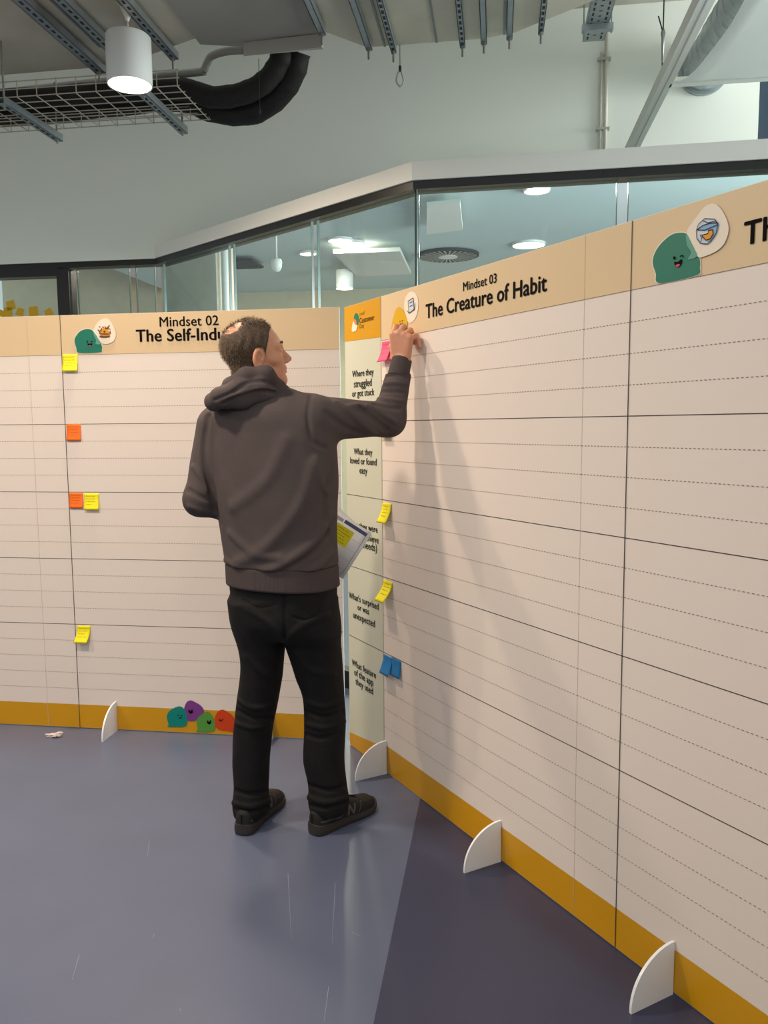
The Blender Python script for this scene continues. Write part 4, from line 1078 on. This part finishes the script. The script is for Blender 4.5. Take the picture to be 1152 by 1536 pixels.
net_obj('hoodie', hoodie_fn, (-0.80, 2.55, 0.86), (0.16, 3.25, 1.66), 0.0046, HOODC, person)
# ribbed hem and cuffs
def rib(P, ax): return 0.0010 * np.sin(P @ ax)
hem_t = torso_t.copy(); hem_t = hem_t[hem_t[:, 0] < HEM_Z + 0.05]; hem_t[:, 3:] *= 0.99
def hem_fn(P):
    d = loft(P, hem_t, ANG, 2.35, 0.01)
    th = np.arctan2(P[:, 1] - 2.86, P[:, 0] + 0.36)
    tilt = 0.10 * (P[:, 1] - 2.86)
    d = smax(d, P[:, 2] - HEM_Z - 0.004 , 0.008)
    return d - 0.0008 * np.sin(th * 150)
net_obj('hem_band', hem_fn, (-0.62, 2.62, 0.80), (-0.12, 3.10, 1.00), 0.004, RIBC, person)
def cuff_fn(P):
    d = rcone(P, WR - CW * 0.07, WR + CW * 0.004, 0.0400, 0.0375)
    s = (P - WR) @ CW
    d = smax(smax(d, s - 0.012, 0.004), -0.060 - s, 0.004)
    q = P - WR; th = np.arctan2(q @ LT, q @ np.cross(CW, LT))
    return d - 0.0007 * np.sin(th * 34)
net_obj('cuff', cuff_fn, WR - 0.09, WR + 0.09, 0.0028, RIBC, person)
def cuffl_fn(P):
    s = (P - WL) @ CL
    return smax(smax(rcone(P, WL - CL * 0.05, WL, 0.045, 0.041), s - 0.012, 0.004), -0.05 - s, 0.004)
net_obj('cuff', cuffl_fn, WL - 0.1, WL + 0.1, 0.004, RIBC, person)
# the hood lying round the neck
def hp(x, y, Y): return on_depth(x, y, Y)
ring = [hp(424, 588, 2.92), hp(417, 582, 2.84), hp(398, 563, 2.78), hp(370, 566, 2.77), hp(348, 580, 2.79), hp(345, 584, 2.90), hp(362, 580, 2.98), hp(400, 590, 2.99)]
lobe = [hp(416, 590, 2.82), hp(392, 578, 2.765), hp(360, 585, 2.745), hp(330, 597, 2.76), hp(321, 603, 2.80), hp(330, 594, 2.87), hp(345, 586, 2.93)]
def chain(P, pts, r, k=0.01):
    d = np.full(len(P), 9.0); rr = r if isinstance(r, (list, tuple)) else [r] * len(pts)
    for i in range(len(pts) - 1): d = smin(d, rcone(P, pts[i], pts[i + 1], rr[i], rr[i + 1]), k)
    return d
def hoodp(P):
    d = chain(P, ring + [ring[0]], [0.024, 0.026, 0.030, 0.032, 0.030, 0.028, 0.028, 0.026, 0.024], 0.02)
    d = smin(d, chain(P, lobe, [0.022, 0.030, 0.034, 0.032, 0.028, 0.028, 0.026], 0.02), 0.008)
    d = smin(d, chain(P, [hp(425, 589, 2.84), hp(398, 592, 2.775), hp(365, 600, 2.76), hp(340, 604, 2.77)], [0.020, 0.026, 0.028, 0.022], 0.02), 0.010)
    return d
hood_f = with_folds(hoodp, [([(420, 586), (400, 573), (372, 574), (350, 588)], -0.010, 0.006), ([(420, 590), (392, 586), (362, 594), (335, 606)], -0.007, 0.006),
                            ([(322, 600), (345, 590), (368, 579)], -0.006, 0.005), ([(415, 586), (390, 582), (360, 590)], 0.004, 0.005)])
net_obj('hood', lambda P: hood_f(P) - 0.001 * wob(P, 60, 0.3), (-0.68, 2.66, 1.50), (-0.30, 3.06, 1.70), 0.0036, HOODC, person)

# jeans
LA_ = math.radians(-20)
leg_l = px_tab([(900, 345, 432, 2.87), (940, 350, 430, 2.87), (980, 361, 426, 2.88), (1010, 362, 423, 2.885), (1045, 357, 418, 2.89), (1090, 352, 409, 2.89), (1140, 350, 404, 2.88), (1180, 352, 402, 2.87), (1207, 350, 404, 2.865), (1221, 352, 402, 2.865)],
               [0.11, 0.10, 0.088, 0.084, 0.08, 0.076, 0.072, 0.068, 0.072, 0.07], LA_)
leg_r = px_tab([(900, 415, 503, 2.85), (940, 420, 509, 2.85), (980, 433, 512, 2.86), (1010, 443, 514, 2.865), (1045, 455, 516, 2.87), (1090, 457, 518, 2.87), (1140, 456, 516, 2.86), (1178, 463, 520, 2.85), (1202, 463, 523, 2.845), (1216, 466, 521, 2.845)],
               [0.115, 0.108, 0.095, 0.088, 0.082, 0.080, 0.076, 0.070, 0.074, 0.07], LA_)
hip_t = px_tab([(868, 342, 506, 2.86), (900, 345, 504, 2.86), (930, 348, 507, 2.86), (955, 352, 510, 2.86)], [0.13, 0.135, 0.135, 0.10], ANG)
def jeans_base(P):
    d = smin(loft(P, leg_l, LA_, 2.2, 0.008), loft(P, leg_r, LA_, 2.2, 0.008), 0.006)
    return smin(d, loft(P, hip_t, ANG, 2.3, 0.03), 0.03)
jf = with_folds(jeans_base, [
    ([(358, 1050), (380, 1062), (412, 1058)], 0.006, 0.008), ([(356, 1066), (382, 1078), (408, 1076)], -0.006, 0.007), ([(354, 1085), (380, 1092), (405, 1086)], 0.005, 0.008),
    ([(460, 1052), (485, 1060), (514, 1050)], 0.007, 0.008), ([(458, 1066), (485, 1076), (516, 1068)], -0.007, 0.007), ([(459, 1086), (488, 1092), (517, 1082)], 0.005, 0.008), ([(459, 1102), (480, 1108), (512, 1100)], -0.004, 0.008),
    ([(352, 1186), (376, 1192), (402, 1186)], -0.008, 0.007), ([(350, 1204), (376, 1210), (404, 1202)], 0.007, 0.007), ([(352, 1214), (378, 1218), (402, 1210)], -0.005, 0.006),
    ([(464, 1178), (492, 1186), (520, 1178)], -0.008, 0.007), ([(463, 1196), (490, 1204), (521, 1196)], 0.008, 0.008), ([(464, 1208), (490, 1212), (518, 1203)], -0.006, 0.006),
    ([(428, 962), (405, 935), (372, 915)], 0.004, 0.012), ([(428, 962), (455, 938), (490, 922)], 0.005, 0.012), ([(426, 890), (427, 930), (428, 962)], -0.006, 0.006),
    ([(445, 980), (465, 1005), (500, 1012)], 0.004, 0.012), ([(370, 985), (395, 1010), (415, 1012)], 0.004, 0.012), ([(364, 900), (388, 912), (412, 908)], -0.002, 0.004), ([(440, 926), (460, 930), (480, 918)], -0.003, 0.004)])
net_obj('jeans', lambda P: jf(P) - 0.0014 * wob(P, 48, 1.1), (-0.64, 2.62, 0.02), (-0.10, 3.10, 0.98), 0.0042, JEAN, person)

# hair: an offset skull layer with a bare crown, plus short tufts
def hair_fn(P):
    Q = (P - HC) @ HM
    d = ell(Q, (-0.012, 0, 0.048), (0.100, 0.076, 0.083)); d = smin(d, ell(Q, (0.032, 0, 0.005), (0.068, 0.064, 0.080)), 0.03)
    d = smin(d, rcone(Q, (-0.030, 0, -0.035), (-0.045, 0, -0.10), 0.056, 0.056), 0.025)
    g = 0.0040 + 0.0012 * np.sin(Q[:, 0] * 190 + 2 * np.sin(Q[:, 2] * 60)) * np.sin(Q[:, 1] * 150)
    d = d - g
    x, z, ya = Q[:, 0], Q[:, 2], np.abs(Q[:, 1])
    front = x - np.interp(z, [-0.05, -0.02, 0.02, 0.055, 0.08, 0.12], [0.004, 0.020, 0.030, 0.046, 0.058, 0.086])     # hair line over temple
    bottom = np.interp(x, [-0.12, -0.06, -0.025, -0.012, 0.018, 0.03], [-0.085, -0.085, -0.055, 0.028, 0.026, -0.030]) - z
    crown = 0.026 - vlen((Q - np.array([-0.062, -0.022, 0.116])) / np.array([1.0, 0.95, 1.0]))
    d = smax(d, front, 0.012); d = smax(d, bottom, 0.010); d = smax(d, crown, 0.026)
    return d
hair, HV = net_obj('hair', hair_fn, HC - 0.16, HC + 0.17, 0.0034, HAIRM, person)
rs = np.random.RandomState(3)
ep = 0.002
pick = HV[rs.choice(len(HV), min(9000, len(HV)), replace=False)]
G = np.stack([(hair_fn(pick + np.eye(3)[k] * ep) - hair_fn(pick - np.eye(3)[k] * ep)) for k in range(3)], 1); G /= vlen(G)[:, None] + 1e-9
mb = MB()
for p, g in zip(pick, G):
    q = (p - HC) @ HM
    if rs.rand() < 0.1: continue
    top = max(0.0, min(1.0, (q[2] - 0.085) / 0.04))
    comb = HM @ np.array([-0.5 + 1.1 * top, 0.0, -0.9 + 0.9 * top]) + rs.randn(3) * 0.28
    dr = g * (0.16 + 0.5 * top) + comb; dr -= g * min(0, dr @ g); dr /= np.linalg.norm(dr)
    L = (0.007 + 0.007 * rs.rand()) * (1 + 0.5 * top); sd_ = np.cross(dr, g); sd_ /= np.linalg.norm(sd_) + 1e-9; sd_ *= 0.0007
    b = p - g * 0.001
    mb.add([b - sd_, b + sd_, b + dr * L * 0.6 + g * 0.001 + sd_ * 0.6, b + dr * L], [(0, 1, 2), (0, 2, 3)])
for _ in range(110):                       # thin hair over the bare crown
    q = np.array([-0.062, -0.022, 0.116]) + rs.randn(3) * 0.020; c_ = np.array([-0.012, 0, 0.048]); v_ = q - c_
    q = c_ + v_ / vlen(v_ / np.array([0.100, 0.076, 0.083])); g = HM @ (v_ / np.linalg.norm(v_)); p = HC + HM @ q
    dr = HM @ np.array([-0.55, -0.15, 0.1]) + rs.randn(3) * 0.25 + g * 0.15; dr /= np.linalg.norm(dr)
    sd_ = np.cross(dr, g); sd_ /= np.linalg.norm(sd_) + 1e-9; sd_ *= 0.0005; L = 0.012 + 0.01 * rs.rand()
    mb.add([p - sd_, p + sd_, p + dr * L * 0.6 + g * 0.0025 + sd_ * 0.6, p + dr * L + g * 0.001], [(0, 1, 2), (0, 2, 3)])
tf = mb.build('hair_strands', mat('hair_strand', (112, 92, 72), 0.6, var=0.4, vscale=120), hair); tf['kind'] = 'stuff'
for s in (-1, 1):
    c = H((0.0815, 0.0325 * s, 0.010)); bmq = bmesh.new(); bmesh.ops.create_uvsphere(bmq, u_segments=16, v_segments=10, radius=0.0118); bmesh.ops.translate(bmq, verts=bmq.verts, vec=Vector(c - hx * 0.0012))
    me = bpy.data.meshes.new('eye'); bmq.to_mesh(me); bmq.free(); me.materials.append(mat('eye_white', (220, 214, 206), 0.2)); link(bpy.data.objects.new('eye', me), person)
    br = catmull([H((0.100, 0.012 * s, 0.036)), H((0.097, 0.028 * s, 0.040)), H((0.084, 0.046 * s, 0.035))], 5, False)
    MB().tube([tuple(p) for p in br], [0.003] * 3 + [0.0038] * (len(br) - 6) + [0.002] * 3, 8).build('eyebrow', HAIRM, person, True)

# shoes
SHOE = mat('shoe_suede_black', (24, 22, 23), 0.75, bump=0.3, bscale=250)
MESHY = mat('shoe_mesh_dark', (34, 27, 25), 0.8, bump=0.5, bscale=600)
SOLEM = mat('shoe_sole_rubber', (48, 44, 43), 0.7, bump=0.15, bscale=120)
NGREY = mat('shoe_letter_grey', (82, 80, 84), 0.5)
def shoe(heel, direction, side, length=0.295):
    ang = math.atan2(direction[1], direction[0])
    M = Matrix.Translation((heel[0], heel[1], 0)) @ Matrix.Rotation(ang, 4, 'Z')
    L = length
    fr = (1 - np.cos(np.pi * np.linspace(0, 1, 41))) / 2
    hw = np.interp(fr, [0, .004, .012, .03, .06, .1, .2, .35, .5, .65, .78, .88, .95, .985, .996, 1.0], [.004, .012, .020, .028, .033, .036, .038, .037, .040, .047, .049, .045, .034, .021, .010, .003])
    cen = np.interp(fr, [0, .3, .6, 1], [0, 0, .004, .012]) * -side
    top = np.interp(fr, [0, .03, .12, .28, .42, .55, .68, .80, .92, .98, 1.0], [.080, .090, .094, .090, .104, .090, .072, .062, .054, .042, .034])
    bot = np.interp(fr, [0, .5, .8, 1.0], [.038, .030, .024, .028])
    vs, fs = [], []; n = 16
    for i in range(41):
        x = L * fr[i]
        for k in range(n + 1):
            t = math.pi * k / n; c, s_ = math.cos(t), math.sin(t)
            vs.append((x, cen[i] + hw[i] * math.copysign(abs(c) ** 0.75, c), bot[i] - 0.006 + (top[i] - bot[i] + 0.006) * abs(s_) ** 0.72))
    for i in range(40):
        for k in range(n):
            q = i * (n + 1) + k; fs.append((q, q + n + 1, q + n + 2, q + 1))
    fs.append(tuple(range(n, -1, -1))); fs.append(tuple(40 * (n + 1) + k for k in range(n + 1)))
    tr = lambda V: [tuple(M @ Vector(v)) for v in V]
    up = mesh_obj('shoe', tr(vs), fs, SHOE, person, True)
    # sole: flared slab with a toe spring
    vs, fs = [], []; prof = [(0.0, 1.02, 0.0), (0.0, 1.08, 0.004), (0.5, 1.13, 0.0), (1.0, 1.06, 0.0), (1.0, 0.9, 0.002)]
    sgn = [1, -1]
    ringn = 2 * 41
    for fz, kw, dz_ in prof:
        for sg in sgn:
            rng = range(41) if sg == 1 else range(40, -1, -1)
            for i in rng:
                x = L * (fr[i] * 1.03 - 0.015); spring = 0.014 * max(0, (fr[i] - 0.78) / 0.22) ** 2 + 0.006 * max(0, (0.06 - fr[i]) / 0.06)
                vs.append((x, cen[i] + sg * hw[i] * kw, max(spring * (1 - 0.5 * fz), 0.0005) + fz * bot[i] + dz_))
    for j in range(len(prof) - 1):
        for k in range(ringn):
            a_, b_ = j * ringn + k, j * ringn + (k + 1) % ringn; fs.append((a_, a_ + ringn, b_ + ringn, b_))
    fs.append(tuple(range(ringn))); fs.append(tuple(range(len(prof) * ringn - 1, (len(prof) - 1) * ringn - 1, -1)))
    mesh_obj('sole', tr(vs), fs, SOLEM, up, False)
    # surface point on the upper: fraction along, height
    def sp(fx, z, sd, out=0.0012):
        g = lambda a: float(np.interp(fx, fr, a))
        b, t_ = g(bot) - 0.006, g(top); s_ = min(1.0, max(0.0, (z - b) / (t_ - b))) ** (1 / 0.72)
        c = math.sqrt(max(0.0, 1 - s_ * s_)) ** 0.75
        return (L * fx, g(cen) + sd * (g(hw) * c + out), z)
    for sd in (-1, 1):
        def strokes(name, lines, w, m):
            mb = MB()
            for line in lines:
                P = []
                for (f0, z0), (f1, z1) in zip(line[:-1], line[1:]):
                    P += [(f0 + (f1 - f0) * t / 4, z0 + (z1 - z0) * t / 4) for t in range(4)]
                P.append(line[-1])
                for (f0, z0), (f1, z1) in zip(P[:-1], P[1:]):
                    tx, tz = (f1 - f0) * L, z1 - z0; ln = math.hypot(tx, tz) + 1e-9; nx_, nz_ = -tz / ln * w / L, tx / ln * w
                    q = [sp(f0 - nx_, z0 - nz_, sd), sp(f1 - nx_, z1 - nz_, sd), sp(f1 + nx_, z1 + nz_, sd), sp(f0 + nx_, z0 + nz_, sd)]
                    mb.add(tr(q), [(0, 1, 2, 3)])
            mb.build(name, m, up)
        strokes('letter_n', [[(.46, .036), (.485, .074)], [(.485, .074), (.545, .036)], [(.545, .036), (.575, .070)]] if sd == -1 else [[(.46, .036), (.485, .074)], [(.46, .036), (.575, .070)], [(.545, .036), (.575, .070)]], 0.0042, NGREY)
        strokes('side_stripe', [[(.05, .052), (.20, .050), (.34, .042), (.42, .055), (.44, .085)]], 0.0024, NGREY)
        strokes('toe_seam', [[(.62, .034), (.66, .055), (.70, .066)]], 0.0014, NGREY)
    lc = MB()
    for k in range(5):
        fx = 0.46 + 0.05 * k; zt = float(np.interp(fx, fr, top)); yc = float(np.interp(fx, fr, cen))
        lc.tube(tr([(L * fx, yc - 0.026, zt - 0.010), (L * (fx + .01), yc, zt + 0.003), (L * fx, yc + 0.026, zt - 0.010)]), 0.003, 6)
    lc.tube(tr([(L * .45, 0.0, .108), (L * .40, -.018, .114), (L * .46, -.03, .100)]), 0.0025, 6)
    lc.build('laces', MATS['black_ink'], up, True)
    # softer toe panel
    vs, fs = [], []
    for i in range(11):
        fx = 0.70 + 0.22 * i / 10
        for k in range(9):
            t = math.pi * (0.24 + 0.52 * k / 8); i_ = fx * 40; g = lambda a: float(np.interp(fx, fr, a)); c, s_ = math.cos(t), math.sin(t)
            vs.append((L * fx, g(cen) + (g(hw) + .0006) * math.copysign(abs(c) ** 0.75, c), g(bot) - .006 + (g(top) - g(bot) + .0075) * abs(s_) ** .72))
    for i in range(10):
        for k in range(8):
            q = i * 9 + k; fs.append((q, q + 9, q + 10, q + 1))
    mesh_obj('toe_panel', tr(vs), fs, MESHY, up, True)
    return up
shoe((-0.524, 2.785), (0.27, 0.96), 1, 0.30)
shoe((-0.270, 2.788), (0.72, 0.69), -1, 0.31)

# ------------------------------------------------------------------ papers in the left hand
TR = on_depth(558, 800, 3.10); BR = on_depth(512.5, 868, 3.08); TL_dir = on_depth(500, 763, 3.12) - TR
ex = -TL_dir / np.linalg.norm(TL_dir); ez = (TR - BR); ez -= ex * (ez @ ex); ez /= np.linalg.norm(ez); ey = np.cross(ez, ex)
def sheet(name, org, w, h, label, m, bend, turn=0.0):
    c, s = math.cos(turn), math.sin(turn); X, Z = ex * c + ez * s, -ex * s + ez * c
    o = empty(name, tuple(org)); tag(o, label, 'paper sheet', 'papers in the left hand')
    vs, fs = [], []; n = 10
    f = lambda x, z, dy=0.0: tuple(X * x + Z * z + ey * (bend * ((x / w) ** 2) + dy))
    for i in range(n + 1):
        for z in (-h, 0): vs.append(f(-w + w * i / n, z))
    nv = len(vs); vs += [f(-w + w * i / n, z, 0.0006) for i in range(n + 1) for z in (-h, 0)]
    for i in range(n):
        q = 2 * i; fs.append((q, q + 2, q + 3, q + 1)); fs.append((nv + q + 1, nv + q + 3, nv + q + 2, nv + q))
        fs += [(q, nv + q, nv + q + 2, q + 2), (q + 1, q + 3, nv + q + 3, nv + q + 1)]
    fs += [(0, 1, nv + 1, nv), (2 * n, nv + 2 * n, nv + 2 * n + 1, 2 * n + 1)]
    mesh_obj('sheet', vs, fs, m, o, True)
    def pr(nm, x0, x1, z0, z1, mm, lay=1):
        V = [f(x0 + (x1 - x0) * i / 6, z, -0.0005 * lay) for i in range(7) for z in (z0, z1)]
        mesh_obj(nm, V, [(2 * i, 2 * i + 2, 2 * i + 3, 2 * i + 1) for i in range(6)], mm, o)
    return o, pr, f
PAP = mat('office_paper', (238, 238, 240), 0.6)
s2, pr2, _ = sheet('printed_sheet', TR + ey * 0.006 - ex * 0.012 - ez * 0.010, 0.297, 0.21, 'white sheet under the printed table sheet, in the left hand', PAP, 0.03, -0.16)
s1, pr1, f1 = sheet('printed_sheet', TR, 0.297, 0.21, 'white sheet with a printed blue-headed table, held in the left hand', PAP, 0.03)
SLATE = flat('table_header_blue', (92, 100, 140)); PALEL = flat('table_line_blue', (150, 160, 196))
pr1('table_header', -0.115, -0.014, -0.024, -0.010, SLATE); pr1('table_header', -0.28, -0.120, -0.026, -0.012, flat('table_head_pale', (206, 200, 212)))
pr1('table_line', -0.0145, -0.013, -0.20, -0.010, SLATE)
for z in (-0.06, -0.10, -0.14, -0.18): pr1('table_line', -0.28, -0.014, z - 0.0006, z, PALEL)
pr1('table_line', -0.116, -0.115, -0.20, -0.026, PALEL)
nt_ = empty('sticky_note', tuple(TR + np.array(f1(-0.10, -0.105)))); tag(nt_, 'yellow sticky note on the printed sheet in the left hand', 'sticky note')
off = np.array(f1(-0.10, -0.105))
vs = [tuple(np.array(f1(x, z, -0.0012)) - off) for x, z in ((-0.135, -0.105), (-0.058, -0.105), (-0.058, -0.035), (-0.135, -0.035))] + [tuple(np.array(f1(x, z, -0.0008)) - off) for x, z in ((-0.135, -0.105), (-0.058, -0.105), (-0.058, -0.035), (-0.135, -0.035))]
mesh_obj('sheet', vs, [(0, 1, 2, 3), (7, 6, 5, 4), (0, 4, 5, 1), (1, 5, 6, 2), (2, 6, 7, 3), (3, 7, 4, 0)], NOTE['yellow'], nt_)
mb = MB(); rnd = random.Random(9)
for k in range(5):
    z = -0.046 - 0.012 * k; x = -0.127
    while x < -0.075 + rnd.uniform(-0.01, 0.01):
        e_ = x + rnd.uniform(0.004, 0.010); mb.add([tuple(np.array(f1(q, w_, -0.0018)) - off) for q, w_ in ((x, z - 0.0018), (e_, z - 0.0018), (e_, z), (x, z))], [(0, 1, 2, 3)]); x = e_ + 0.003
mb.build('handwriting', SCRIB, nt_)
